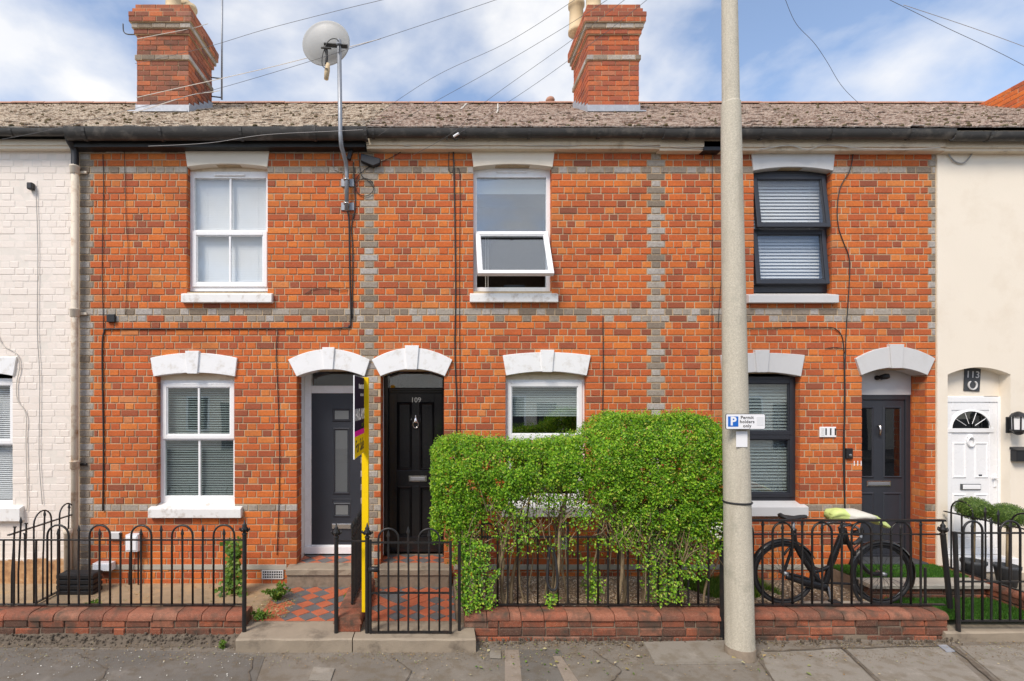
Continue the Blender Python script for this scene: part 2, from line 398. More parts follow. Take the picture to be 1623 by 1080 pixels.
def asphalt(name, dark, light, patch, dirt):
    m = MT(name)
    n = m.noise(220, 3, .7); big = m.noise(1.1, 6, .6); mid = m.noise(7, 5, .6)
    c = m.mix(m.ramp(n, [(.35,(0,0,0)),(.75,(1,1,1))]), dark, light)
    c = m.mix(m.math('MULTIPLY', m.ramp(big, [(.4,(0,0,0)),(.68,(1,1,1))]), .55), c, patch)
    c = m.mix(m.math('MULTIPLY', m.ramp(mid, [(.48,(0,0,0)),(.62,(1,1,1))]), .55), c, dirt)
    c = m.mix(m.math('MULTIPLY', m.ramp(m.noise(3.1, 6, .7), [(.56,(0,0,0)),(.66,(1,1,1))]), .4), c, tuple(x*1.25 for x in light))
    m.color(c).rough(.88).spec(.25); m.bump(m.math('ADD', n, m.math('MULTIPLY', mid, .6)), .004, .6); M[name] = m.m
asphalt('pavement', (.14,.122,.10), (.27,.238,.20), (.29,.25,.205), (.155,.12,.08))
asphalt('pavement_dark', (.105,.096,.085), (.21,.19,.165), (.225,.20,.17), (.125,.10,.07))
asphalt('pavement_pale', (.24,.195,.155), (.36,.30,.245), (.31,.25,.195), (.21,.165,.12))
asphalt('paving_slab', (.23,.205,.17), (.34,.305,.26), (.27,.24,.20), (.18,.145,.10))
asphalt('road', (.04,.04,.042), (.085,.084,.083), (.06,.06,.06), (.05,.048,.045))
def tile_mat(name, stops, lich, moss, la=.8, ma=.9):
    m = MT(name)
    c = m.ramp(m.rnd(), stops)
    li = m.ramp(m.noise(22, 5, .65, stretch=(1,.28,.28)), [(.44,(0,0,0)),(.54,(1,1,1))])
    c = m.mix(m.math('MULTIPLY', li, la), c, lich)
    mo = m.ramp(m.noise(17, 5, .7, stretch=(1,.25,.25)), [(.54,(0,0,0)),(.60,(1,1,1))])
    c = m.mix(m.math('MULTIPLY', mo, ma), c, moss)
    m.color(c).rough(.9).spec(.2); m.bump(m.noise(70,4,.65), .005, .5); M[name] = m.m
tile_mat('roof_tile', [(0,(.28,.20,.14)),(.5,(.46,.36,.28)),(1,(.62,.53,.44))], (.78,.70,.59), (.18,.125,.085), .85, .75)
tile_mat('roof_tile_red', [(0,(.27,.18,.14)),(.5,(.42,.31,.25)),(1,(.58,.46,.39))], (.70,.61,.53), (.18,.12,.09), .8, .7)

# ------------------------------------------------------------------ the ground
g = MB().box(-60, 60, -60, 0.9, -.5, -.02)
structure('ground', g, M['road'])
g = MB().box(-30, 30, -4.62, .3, -.3, 0.0)
structure('pavement', g, M['pavement'])
g = MB()
for i in range(-22, 22):
    g.cbox(i*.915, i*.915+.905, -4.77, -4.625, -.3, .004, .012)
structure('kerb', g, M['paving_slab'])
structure('pavement_far', MB().box(-30, 30, -16.2, -12.4, -.3, .1), M['pavement'])

# ------------------------------------------------------------------ terraced houses
PITCH = 225/21/128.0
ZA = Z(494.5)
EAVE_Z = Z(233)
def kz(k): return ZA + k*PITCH
SB = mesh_of('brick_stretcher', MB().cbox(-.1065,.1065,-.0005,.03,-.0365,.0365,.0045), M['brick_red'], Vector())
HB = mesh_of('brick_header', MB().cbox(-.053,.053,-.0005,.03,-.0365,.0365,.0045), M['brick_red'], Vector())
SBV = {}
def brick_mesh(w, mat):
    key = ('S' if w > .15 else 'H', mat)
    if key not in SBV:
        me = (SB if w > .15 else HB).copy(); me.materials.clear(); me.materials.append(M[mat]); SBV[key] = me
    return SBV[key], (.213 if w > .15 else .106)
def sub(spans, a, b):
    o = []
    for s, e in spans:
        if b <= s or a >= e: o.append((s, e)); continue
        if a > s: o.append((s, a))
        if b < e: o.append((b, e))
    return o
def hsh(*a):
    return random.Random(hash(a)).random()
def flemish(s, e, k, seed, jf=.004):
    """joint positions of one course from s to e"""
    U = .3397; off = (.17 if k % 2 else 0) + .012*math.sin(k*1.7+seed)
    cuts = []; n0 = int((s-off)//U)-1
    for n in range(n0, n0+int((e-s)/U)+4):
        a = off+n*U
        cuts += [(a + (hsh(seed,k,n,1)-.5)*2*jf, 1), (a+.2227 + (hsh(seed,k,n,2)-.5)*2*jf, 0)]
        q = hsh(seed,k,n,3)
        if q < .20: cuts.append((a+.111, 2))
    cuts = sorted(c[0] for c in cuts if s+.04 < c[0] < e-.04)
    p = [s]+cuts+[e]
    return list(zip(p[:-1], p[1:]))
def q_drop(seed, k, i): return hsh(seed, k, i, 9)
JT = .0118
def brick_wall(house, seed, bounds, opens, greys, kmin, kmax, bands, hide, mat='brick_red', matg='brick_grey', mort='mortar', proud=.0, nmax=300, depth=.2, x_ext=None, mw=1.0):
    """bounds(k)->(x0,x1); opens: [(x0,x1,z0,z1)]; greys(k)->[(x0,x1)]; hide: px boxes hidden by things in front"""
    bl = []
    for k in range(kmin, kmax+1):
        z = kz(k); x0, x1 = bounds(k); spans = [(x0, x1)]
        for o in opens:
            if o[2]-.03 < z < o[3]+.03: spans = sub(spans, o[0]-.0005, o[1]+.0005)
        gs = [(a, b) for a, b in greys(k) if any(s-.01 <= a and b <= e+.01 for s, e in spans)]
        for a, b in gs:
            bl.append((a, b, k, True)); spans = sub(spans, a, b)
        for s, e in spans:
            if e-s < .03: continue
            bands_k = bands.get(k)
            for a, b in flemish(s, e, k, seed):
                gr = bands_k == 'all' or (bands_k == 'head' and (b-a) < .15)
                bl.append((a, b, k, gr))
    def score(b):
        xm, zm = (b[0]+b[1])/2, kz(b[2])
        px, py = VX+xm*128, VY-(zm-ZC)*128
        if px < 4 or px > 1619: return 1e9
        for h in hide:
            if h[0] < px < h[1] and h[2] < py < h[3]: return 1e6
        return math.hypot(xm, zm-ZC) - 40*min(b[1]-b[0], .22)
    bl.sort(key=score)
    rest = {mat: MB(), matg: MB()}
    for i, (a, b, k, gr) in enumerate(bl):
        m_ = matg if gr else mat
        for o in opens:
            if o[2]-.03 < kz(k) < o[3]+.03:
                if abs(b-o[0]) < .002: b += JT*mw/2+.004
                if abs(a-o[1]) < .002: a -= JT*mw/2+.004
        w = b-a-JT*mw; h = PITCH-JT*mw + jit(.0012)
        if w < .012: continue
        y = proud + jit(.0025)
        if i < nmax:
            me, bw = brick_mesh(w, m_)
            inst('brick', me, house, ((a+b)/2, y, kz(k)+jit(.001)), (w/bw, 1, h/.073), (jit(.006), jit(.006), jit(.008)))
        else:
            z = kz(k)
            rest[m_].cbox(a+JT*mw/2, b-JT*mw/2, y, .03, z-h/2, z+h/2, .0045, .0015)
    for m_, mb in rest.items():
        if mb.v: part('brick_courses', mb, M[m_], house, kind='stuff')
    # mortar backing with the openings left free
    xa = min(bounds(k)[0] for k in (kmin, kmin+1)); xb_ = max(bounds(k)[1] for k in (kmin, kmin+1))
    if x_ext: xa, xb_ = x_ext
    zs = sorted({-.2, EAVE_Z+.12} | {o[2] for o in opens} | {o[3] for o in opens})
    mb = MB()
    for z0, z1 in zip(zs[:-1], zs[1:]):
        spans = [(xa, xb_)]
        for o in opens:
            if o[2] <= z0+1e-6 and o[3] >= z1-1e-6: spans = sub(spans, o[0], o[1])
        for s, e in spans: mb.box(s, e, .0075, depth, z0, z1)
    part('mortar_wall', mb, M[mort], house)
def reveals(house, opens, mat, deps):
    mb = MB()
    for (x0, x1, z0, z1), dp in zip(opens, deps):
        for k in range(int((z0-ZA)/PITCH)-1, int((z1-ZA)/PITCH)+2):
            z = kz(k)
            if not z0-.02 < z < z1-.02: continue
            za, zb = max(z-PITCH/2+.005, z0+.002), z+PITCH/2-.005
            segs = [.034] + ([.105] if k % 2 else [.17]) + [.215 if k % 2 else .29, .34, .44]
            for a, b in zip(segs[:-1], segs[1:]):
                a2, b2 = (a+.004 if a > .04 else .0302), min(b-.004, dp)
                if b2-a2 < .02: continue
                q = jit(.001)
                mb.box(x0-.02, x0+.004+q, a2, b2, za, zb)
                mb.box(x1-.004-q, x1+.02, a2, b2, za, zb)
    part('reveal_bricks', mb, M[mat], house, kind='stuff')
def deep_jambs(house, x0, x1, z0, z1, y0, y1, mat):
    mb = MB(); mb.box(x0-.10, x0-.0005, y0, y1, z0, z1); mb.box(x1+.0005, x1+.10, y0, y1, z0, z1)
    part('jamb', mb, M[mat], house)

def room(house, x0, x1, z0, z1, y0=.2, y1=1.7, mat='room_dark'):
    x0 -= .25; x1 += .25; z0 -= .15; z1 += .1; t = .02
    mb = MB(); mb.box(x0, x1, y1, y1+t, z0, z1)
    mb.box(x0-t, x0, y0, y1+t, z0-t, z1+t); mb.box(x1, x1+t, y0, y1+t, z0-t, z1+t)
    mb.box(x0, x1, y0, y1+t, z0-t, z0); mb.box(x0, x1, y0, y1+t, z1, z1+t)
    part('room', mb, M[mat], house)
def sill(house, xa, xb, yt, yb, mat, proud=.065, slope=.02, depth=.10):
    x0, x1, z1, z0 = X(xa, D-proud), X(xb, D-proud), Z(yt, D-proud), Z(yb, D-proud)
    prof = [(-proud, z0), (-proud, z1), (depth, z1+slope+.03), (depth, z0)]
    mb = MB(); n = 4
    mb.v = [(x0, y, z) for y, z in prof] + [(x1, y, z) for y, z in prof]
    mb.f = [(3,2,1,0), (4,5,6,7)] + [(i, (i+1) % 4, (i+1) % 4+4, i+4) for i in range(4)]
    return part('window_sill', mb, M[mat], house, bevel=.006)
def lintel_flat(house, xt, yt, xb, yb, ymid, mat, y0=-.018, y1=.095):
    d = D+y0
    poly = [(X(xt[0],d), Z(yt,d)), (X(xt[1],d), Z(yt,d))] + arc((X(xb[1],d), Z(yb,d)), (X(xb[0],d), Z(yb,d)), Z(ymid,d)-Z(yb,d), 14)
    return part('lintel', MB().prism(poly[::-1], y0, y1), M[mat], house, bevel=.004)
def lintel_arch(house, xt, yts, ytm, xb, ybs, ybm, key, mat, y0=-.03, y1=.095):
    d = D+y0
    poly = arc((X(xt[0],d), Z(yts,d)), (X(xt[1],d), Z(yts,d)), Z(ytm,d)-Z(yts,d), 16) + arc((X(xb[1],d), Z(ybs,d)), (X(xb[0],d), Z(ybs,d)), Z(ybm,d)-Z(ybs,d), 16)
    o = part('lintel', MB().prism(poly[::-1], y0, y1), M[mat], house, bevel=.005)
    kx0, kx1, kt, kb = key
    xm = (kx0+kx1)/2; hw = (kx1-kx0)/2
    pk = [(X(kx0,d), Z(kt,d)), (X(kx1,d), Z(kt,d)), (X(xm+hw*.72,d), Z(kb,d)), (X(xm-hw*.72,d), Z(kb,d))]
    part('keystone', MB().prism(pk[::-1], y0-.022, y0+.05), M[mat], o, bevel=.004)
    return o
def venetian(win, x0, x1, z0, z1, y, pitch, mat='blind_white', tilt=50, dep=.025):
    mb = MB(); c, s = math.cos(math.radians(tilt))*dep/2, math.sin(math.radians(tilt))*dep/2
    z = z1; t = .0012
    while z > z0:
        mb.add([(x0,y-c,z-s),(x1,y-c,z-s),(x1,y,z+.0015),(x0,y,z+.0015),(x1,y+c,z+s),(x0,y+c,z+s),
                (x0,y-c,z-s-t),(x1,y-c,z-s-t),(x1,y+c,z+s-t),(x0,y+c,z+s-t)],
               [(0,1,2,3),(3,2,4,5),(6,9,8,7),(0,6,7,1),(5,4,8,9)])
        z -= pitch
    mb.box(x0, x1, y-.02, y+.02, z1+.012, z1+.04)
    for f in (.16, .84):
        xx = x0+(x1-x0)*f; mb.box(xx-.001, xx+.001, y-dep/2-.003, y-dep/2-.001, z0, z1)
    return part('blind', mb, M[mat], win)
def rotx(yh, zh, ang):
    c, s = math.cos(ang), math.sin(ang)
    def fn(v):
        y, z = v.y-yh, v.z-zh
        return Vector((v.x, yh + y*c - z*s, zh + y*s + z*c))
    return fn
def pane(win, x0, x1, z0, z1, y, mat='glass', fn=None, name='pane'):
    mb = MB().box(x0, x1, y, y+.006, z0, z1)
    if fn: mb.xf(fn)
    return part(name, mb, M[mat], win)
def sash(win, x0, x1, z0, z1, y0, y1, t, mat, bar=False, ang=0.0, gmat='glass'):
    """an opening light: frame, pane and glazing bar; hinged at the top"""
    fn = rotx((y0+y1)/2, z1, ang) if ang else None
    mb = MB().frame(x0, x1, z0, z1, t, y0, y1)
    # sloping bead inside the frame
    b = .012
    mb.frame(x0+t, x1-t, z0+t, z1-t, b, y0+.010, y1-.01)
    if fn: mb.xf(fn)
    s = part('sash', mb, M[mat], win, bevel=.004)
    pane(win, x0+t+.003, x1-t-.003, z0+t+.003, z1-t-.003, (y0+y1)/2-.003, gmat, fn)
    if bar:
        xm = (x0+x1)/2
        mb = MB().box(xm-.011, xm+.011, y0+.012, y1-.012, z0+t+b, z1-t-b)
        if fn: mb.xf(fn)
        part('glazing_bar', mb, M[mat], win)
    return s
def window(house, opx, yf, ybot, ymid, mat, upper, lower, blind=None, vent=True, ft=.052, y0=.09, label=None, sub_h=.05, gm='glass', tt=None):
    """opx: opening px at the wall; yf: frame top px, ybot: frame bottom px, ymid: transom px (all as seen at the frame)"""
    d = D+y0
    x0, x1 = X(opx[0])+.001, X(opx[1])-.001; z1, z0, zm = Z(yf,d), Z(ybot,d), Z(ymid,d)
    tt = tt or ft
    mb = MB().frame(x0, x1, z0, z1, ft, y0, y0+.065, tb=sub_h, tt=tt)
    mb.box(x0+ft, x1-ft, y0, y0+.065, zm-.018, zm+.018)
    w = part('window', mb, M[mat], house, bevel=.004, label=label)
    for (kind, bar, ang), a, b in ((upper, zm+.018, z1-tt), (lower, z0+sub_h, zm-.018)):
        if kind == 'fixed':
            pane(w, x0+ft-.005, x1-ft+.005, a-.003, b+.003, y0+.03, gm)
            if bar:
                xm = (x0+x1)/2; part('glazing_bar', MB().box(xm-.012, xm+.012, y0+.012, y0+.05, a, b), M[mat], w)
        else:
            e = .018
            sash(w, x0+ft-e, x1-ft+e, a-e+.002, b+e-.002, y0-.018, y0+.035, .05, mat, bar, ang, gm)
    if vent:
        xm = (x0+x1)/2
        part('trickle_vent', MB().cbox(xm-.19, xm+.19, y0-.02, y0, z1-.062, z1-.042, .006), M['upvc_white' if mat == 'upvc_white' else 'upvc_dark'], w)
    return w, (x0, x1, z0, z1, zm)

# extra trim: strips beside the pane where the reveal meets the frame
def beadline(house, opx, z0, z1, y, mat='paint_white_old'):
    pass

def roof(house, x0, x1, mat, ridge_mat='terracotta', seed=0, ridge=True):
    ye, ze = -.17, Z(204, D-.17); yr, zr = 3.5, Z(167, D+3.5)
    sl = (zr-ze)/(yr-ye); Ln = math.hypot(yr-ye, zr-ze); ang = math.atan(sl)
    under = MB()
    t = .05
    under.add([(x0,ye+.06,ze-.05),(x1,ye+.06,ze-.05),(x1,yr,zr-.06),(x0,yr,zr-.06),(x1,yr+4,ze-.2),(x0,yr+4,ze-.2),
               (x0,ye+.06,ze-.10),(x1,ye+.06,ze-.10),(x1,yr,zr-.16),(x0,yr,zr-.16)],
              [(0,1,2,3),(3,2,4,5),(6,9,8,7),(0,6,7,1)])
    r = part('roof', under, M['fascia_black'], house)
    mb = MB(); g_, wv = .098, .166; rows = int(Ln/g_)+1; rr = random.Random(seed)
    c, s = math.cos(ang), math.sin(ang)
    for i in range(rows):
        a0 = i*g_; off = (wv/2 if i % 2 else 0)
        n = int((x1-x0)/wv)+2
        for j in range(-1, n):
            xa, xb = x0+off+j*wv+.002, x0+off+(j+1)*wv-.002
            xa, xb = max(xa, x0), min(xb, x1)
            if xb-xa < .02: continue
            lift = rr.uniform(0, .006); tl = rr.uniform(-.003, .003); sk = rr.uniform(-.006, .006)
            if rr.random() < .05: lift += .014
            th = .014
            pts = []
            for (u, v) in ((xa, 0), (xb, 0), (xb, .17), (xa, .17)):
                along = a0 + v + (sk if v == 0 else 0)
                hgt = (.024 + lift if v == 0 else .004) + (tl if u == xa else -tl)
                for dz in (0, -th):
                    pts.append((u, ye + along*c - (hgt+dz)*s, ze + along*s + (hgt+dz)*c))
            # order: (xa,0,top),(xa,0,bot),(xb,0,top),(xb,0,bot),(xb,.17,t),(xb,.17,b),(xa,.17,t),(xa,.17,b)
            mb.add(pts, [(0,2,4,6),(0,1,3,2),(2,3,5,4),(0,6,7,1)])
    part('roof_tiles', mb, M[mat], r, kind='stuff')
    # moss clumps lying on the tiles
    ms = MB()
    for i in range(int(110*(x1-x0)/3.5)):
        x = rr.uniform(x0+.03, x1-.03); a = Ln*rr.random()**1.2; rad = rr.uniform(.008, .026)
        cy, cz = ye+a*c-.03*s, ze+a*s+.03*c
        ms.lathe([(rad, cz-.012), (rad*.9, cz+rad*.35), (rad*.4, cz+rad*.75)], x, cy, 5, rr.uniform(.8,1.6), rr.uniform(.7,1.2))
    part('moss', ms, M['roof_moss'], r, smooth=True, kind='stuff')
    if ridge:
        x = x0
        while x < x1-.05:
            w = min(.31, x1-x); pr = [(math.cos(t_)*.10, math.sin(t_)*.062) for t_ in [math.pi*i/8 for i in range(9)]]
            q = MB(); z_ = zr-.01+rr.uniform(-.005,.005)
            q.v = [(x+.003, yr+a, z_+b) for a, b in pr] + [(x+w-.003, yr+a, z_+b+rr.uniform(-.002,.002)) for a, b in pr]
            q.f = [(i, i+1, i+10, i+9) for i in range(8)] + [tuple(range(8,-1,-1)), tuple(range(9,18))]
            part('ridge_tile', q, M[ridge_mat], r); x += w
    return r
def gutter(house, x0, x1, yt=206, yb=221, br=(), mat='gutter_black', d=D-.19):
    zt, zb = Z(yt, d), Z(yb, d); rad = (zt-zb); yc = d-D
    n = 8; mb = MB(); outer = [(yc+math.cos(a)*rad*.62, zt-math.sin(a)*rad) for a in [math.pi*i/n for i in range(n+1)]]
    inner = [(yc+math.cos(a)*(rad*.62-.006), zt-math.sin(a)*(rad-.006)) for a in [math.pi*i/n for i in range(n+1)]]
    prof = outer+inner[::-1]; m = len(prof)
    mb.v = [(x0, y, z) for y, z in prof]+[(x1, y, z) for y, z in prof]
    mb.f = [(i, (i+1) % m, (i+1) % m+m, i+m) for i in range(m)] + [tuple(range(m-1,-1,-1)), tuple(range(m, 2*m))]
    gt = part('gutter', mb, M[mat], house)
    smooth_by_angle(gt, 50)
    for b in br:
        xb = X(b, d); q = MB()
        pr = [(yc+math.cos(a)*(rad*.62+.008), zt-math.sin(a)*(rad+.010)) for a in [math.pi*i/n for i in range(n+1)]]
        q.v = [(xb-.017, y, z) for y, z in pr]+[(xb+.017, y, z) for y, z in pr]
        q.f = [(i, i+1, i+n+2, i+n+1) for i in range(n)]
        part('gutter_bracket', q, M[mat], gt)
    return gt
def fascia(house, x0, x1, mat, yt=222, yb=234, y0=-.10):
    mb = MB().box(x0, x1, y0, .006, Z(yb, D+y0), Z(yt, D+y0)+.12)
    mb.box(x0, x1, y0-.02, y0-.0005, Z(yb, D+y0)+.035, Z(yt, D+y0)+.12)
    return part('fascia', mb, M[mat], house, bevel=.004)
def cable(house, pts, r=.006, mat='wire_black', d=D-.012):
    pp = [Vector(P(x, y, d)) for x, y in pts]
    return part('cable', MB().tube(spline(pp), r, 6), M[mat], house, smooth=True)
def spline(pts, n=5):
    if len(pts) < 3: return pts
    o = []
    for i in range(len(pts)-1):
        p0, p1, p2, p3 = pts[max(i-1,0)], pts[i], pts[i+1], pts[min(i+2, len(pts)-1)]
        for j in range(n):
            t = j/n
            o.append(.5*((2*p1)+(p2-p0)*t+(2*p0-5*p1+4*p2-p3)*t*t+(-p0+3*p1-3*p2+p3)*t**3))
    o.append(pts[-1]); return o

def chimney(house, xa, xb, seed, pots):
    """brick stack with oversailing courses, xa..xb px of the shaft front at its distance"""
    d0 = D+1.8; x0, x1 = X(xa, d0), X(xb, d0); y0, y1 = 1.8, 2.66
    p = (Z(92, d0)-Z(184, d0))/11.5; z0 = Z(184, d0)
    core = MB().box(x0+.009, x1-.009, y0+.009, y1-.009, z0-.4, z0+p*20.2)
    ch = part('chimney', core, M['mortar'], house, org=((x0+x1)/2, (y0+y1)/2, z0))
    # course index -> how far it oversails the shaft, and whether it is grey
    def spec(i):
        if i == 11: return .022, True
        if i == 16: return .030, False
        if i == 17: return .055, True
        if i in (18,): return .082, False
        if i == 19: return .085, False
        if i == 20: return .045, False
        if i == 21: return .015, False
        return 0.0, False
    top = MB(); rest = {'brick_soot': MB(), 'brick_chimney': MB(), 'brick_grey': MB()}
    rd = 'brick_soot' if seed == 1 else 'brick_chimney'
    for i in range(-4, 22):
        ov, gr = spec(i); z = z0+(i+.5)*p; h = p-.0085; m_ = 'brick_grey' if gr else rd
        a0, a1, b0, b1 = x0-ov, x1+ov, y0-ov, y1+ov
        if ov: top.box(a0+.007, a1-.007, b0+.007, b1-.007, z-p/2, z+p/2)
        # front and the seen side brick by brick, the two others joined
        def brk(lo, hi, face):
            u = lo + (.11 if i % 2 else .0); cuts = [lo]
            if i % 2: cuts.append(lo+.108)
            while cuts[-1] < hi-.27: cuts.append(cuts[-1]+.219+jit(.006))
            if hi-cuts[-1] > .26: cuts.append(cuts[-1]+.11)
            cuts.append(hi)
            for a, b in zip(cuts[:-1], cuts[1:]):
                w = b-a-.0085; c_ = (a+b)/2; q = jit(.003)
                seen = face == 'f' or (face == 'r' and seed == 1) or (face == 'l' and seed == 2)
                loc, rz = {'f': ((c_, b0+q, z), 0), 'k': ((c_, b1+q, z), math.pi), 'l': ((a0+q, c_, z), -math.pi/2), 'r': ((a1+q, c_, z), math.pi/2)}[face]
                if seen and w > .04 and i >= -1:
                    me, bw = brick_mesh(w, m_); inst('brick', me, ch, loc, (w/bw, 1, h/.073), (jit(.006), jit(.006), rz+jit(.008)))
                else:
                    mb = MB().cbox(-w/2, w/2, 0, .03, -h/2, h/2, .004); r_ = Matrix.Rotation(rz, 3, 'Z'); L_ = Vector(loc)
                    mb.xf(lambda v: r_ @ v + L_); rest[m_].add(mb.v, mb.f)
        brk(a0, a1, 'f'); brk(a0, a1, 'k'); brk(b0, b1, 'l'); brk(b0, b1, 'r')
    part('oversail_core', top, M['mortar'], ch)
    for m_, mb in rest.items():
        if mb.v: part('brick_courses', mb, M[m_], ch, kind='stuff')
    zt = z0+22*p
    part('flaunching', MB().add([(x0,y0,zt-.02),(x1,y0,zt-.02),(x1,y1,zt-.02),(x0,y1,zt-.02),(x0+.2,y0+.2,zt+.06),(x1-.2,y0+.2,zt+.06),(x1-.2,y1-.2,zt+.06),(x0+.2,y1-.2,zt+.06)],
         [(0,1,5,4),(1,2,6,5),(2,3,7,6),(3,0,4,7),(4,5,6,7)]), M['mortar_dark'], ch)
    for fx, fy, r_, h_ in pots:
        px_, py_ = x0+(x1-x0)*fx, y0+(y1-y0)*fy
        part('chimney_pot', MB().lathe([(r_*1.05,zt-.02),(r_*1.05,zt+.04),(r_*.95,zt+.06),(r_*.86,zt+h_*.75),(r_*1.05,zt+h_*.78),(r_*1.05,zt+h_*.9),(r_*.93,zt+h_*.92),(r_*.93,zt+h_),(r_*.75,zt+h_),(r_*.7,zt+.1)], px_, py_, 20), M['pot_cream'], ch, smooth=True)
    # lead flashing: apron at the front, steps up the sides, following the roof slope
    ze, zr = Z(204, D-.17), Z(167, D+3.5); sl = (zr-ze)/3.67
    rz_ = lambda y: ze + (y+.17)*sl
    fl = MB().box(x0-.012, x1+.012, y0-.014, y0-.008, rz_(y0)-.02, rz_(y0)+.13)
    fl.box(x0-.05, x1+.05, y0-.16, y0-.0085, rz_(y0-.1)+.012, rz_(y0-.1)+.030)
    for sx_, xx in ((-1, x0), (1, x1)):
        n = 5
        for j in range(n):
            ya = y0+(y1-y0)*j/n; yb = y0+(y1-y0)*(j+1)/n
            q = xx+sx_*.013; w = xx+sx_*.006
            fl.add([(q,ya,rz_(ya)-.04),(q,yb,rz_(yb)-.04),(q,yb,rz_(yb)+.10),(q,ya,rz_(ya)+.16),(w,ya,rz_(ya)-.04),(w,yb,rz_(yb)-.04),(w,yb,rz_(yb)+.10),(w,ya,rz_(ya)+.16)],
                   [(0,1,2,3),(7,6,5,4),(0,3,7,4),(1,5,6,2),(3,2,6,7)])
    part('flashing', fl, M['lead'], ch)
    return ch
simple('roof_moss', (.10,.075,.035), .95, var=.5, scale=20, grime=((.28,.24,.16), .6), gs=12)

X05, X07, X09, X11, X13 = X(-150), X(124.5), X(585), X(1040), X(1484.5)
X_END = X(1780)
def column(xc, k): return (xc-.111, xc+.111) if k % 2 == 0 else (xc-.056, xc+.056)
BANDS = {0: 'all', 21: 'all', 24: 'all', -1: 'head', -29: 'all'}
HEDGE = [(690, 1155, 652, 960), (1146, 1190, 0, 1080), (0, 400, 850, 1080), (530, 585, 590, 980), (1190, 1500, 820, 960)]

# ---------------- house with white painted bricks (far left)
h105 = thing('terrace_house', 'house with white painted bricks and rusty downpipe at the left edge', 'house', ((X05+X07)/2, 0, 0))
o105 = [(X(-92), X(19.5), Z(803), Z(590))]
brick_wall(h105, 5, lambda k: (X05, X07-.004), o105, lambda k: [], -36, 24, {}, HEDGE, 'brick_white', 'brick_white', 'mortar_white', proud=.0058, x_ext=(X05, X07), mw=.55)
part('plinth', MB().box(X05, X07-.06, -.008, .0074, -.1, kz(-36)-PITCH/2), M['painted_brick'], h105, bevel=.004)
reveals(h105, o105, 'brick_white', [.1])
lintel_flat(h105, (-100, 26), 566, (-95, 20), 596, 590, 'paint_white')
w, q = window(h105, (-92, 19.5), 600, 800, 704, 'upvc_white', ('sash', False, 0), ('fixed', False, 0))
venetian(w, q[0]+.03, q[1]-.03, q[2]+.05, q[3]-.06, .18, .026)
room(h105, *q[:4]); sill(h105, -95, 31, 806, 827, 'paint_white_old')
roof(h105, -9.6, X07, 'roof_tile', seed=5)
gutter(h105, X05, X07-.005, 206, 216, br=(20,))
fascia(h105, X05, X07-.01, 'paint_cream', 218, 236, -.07)
cable(h105, [(57,300),(60,400),(59,520),(63,600),(62,720),(67,800)], .004, 'wire_grey')
cable(h105, [(-10,512),(3,545),(25,560),(31,580),(26,610),(28,635),(41,657),(41,700),(43,790),(42,810)], .006, 'wire_white')
cl = MB(); c0 = P(48, 294, D-.04); cl.box(c0[0]-.035, c0[0]+.03, c0[1]-.02, .003, c0[2]-.05, c0[2]+.035)
part('cable_clip', cl, M['plastic_black'], h105, bevel=.012)
dp = thing('downpipe', 'cream cast iron downpipe streaked with rust beside the painted brick wall', 'downpipe', P(119, 925, D-.07))
yd = -.075; xd = X(118.5, D-.075)
part('pipe', MB().lathe([(.040, .30), (.040, Z(262, D+yd))], xd, yd, 14), M['downpipe_cream'], dp, smooth=True)
for py_ in (270, 496, 737):
    z_ = Z(py_, D+yd); part('collar', MB().lathe([(.045,z_-.05),(.052,z_-.045),(.052,z_+.03),(.058,z_+.035),(.058,z_+.05),(.045,z_+.052)], xd, yd, 14), M['downpipe_cream'], dp, smooth=True)
    part('bracket', MB().box(xd-.02, xd+.11, -.03, -.002, z_-.02, z_+.012), M['iron_black' if py_ == 737 else 'downpipe_cream'], dp, bevel=.006)
part('swan_neck', MB().tube(spline([Vector((xd, yd, Z(268,D+yd))), Vector((xd,yd,Z(240,D+yd))), Vector((xd-.01,-.14,Z(225,D-.14))), Vector((xd-.01,-.18,Z(214,D-.18)))]), .042, 12), M['plastic_black'], dp, smooth=True)

# ---------------- house 107
h107 = thing('terrace_house', 'red brick house with anthracite front door behind the for sale board', 'house', ((X07+X09)/2, 0, 0))
A = (X(295.6), X(424.5), Z(463), Z(261)); B = (X(248), X(372), Z(803), Z(592)); C = (X(470), X(577.5), .10, Z(588))
o107 = [A, B, C]
def g107(k): return [(X07+.006, X07+(.185 if k % 2 == 0 else .14))] + ([] if k in (0, 21, 24) else [])
brick_wall(h107, 1, lambda k: (X07+.006, X09-(.111 if k % 2 == 0 else .056)), o107, g107, -41, 24, BANDS, HEDGE, x_ext=(X07+.003, X09))
reveals(h107, o107, 'brick_red', [.09, .09, .22]); deep_jambs(h107, C[0], C[1], .1, C[3], .2005, .50, 'paint_white')
lintel_flat(h107, (292.5, 427), 234, (296.5, 423.5), 264.5, 259.5, 'paint_cream')
lintel_arch(h107, (238, 375.5), 567.5, 559.5, (243, 372), 597, 591, (294.5, 316.5, 556.5, 592.5), 'paint_white')
lintel_arch(h107, (456.5, 586), 570.5, 553.5, (470, 577.5), 597, 585.5, (511, 530.5, 551, 586), 'paint_white', y1=.22)
w, q = window(h107, (295.6, 424.5), 272, 462, 367, 'upvc_white', ('fixed', True, 0), ('sash', True, 0), sub_h=.07, tt=.085)
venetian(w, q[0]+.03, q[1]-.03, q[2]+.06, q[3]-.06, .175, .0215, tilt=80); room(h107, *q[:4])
part('head_board', MB().box(A[0], A[1], .091, .12, q[3], A[3]+.05), M['soffit_cream'], h107)
sill(h107, 286.5, 430.5, 466, 479.5, 'paint_white_old')
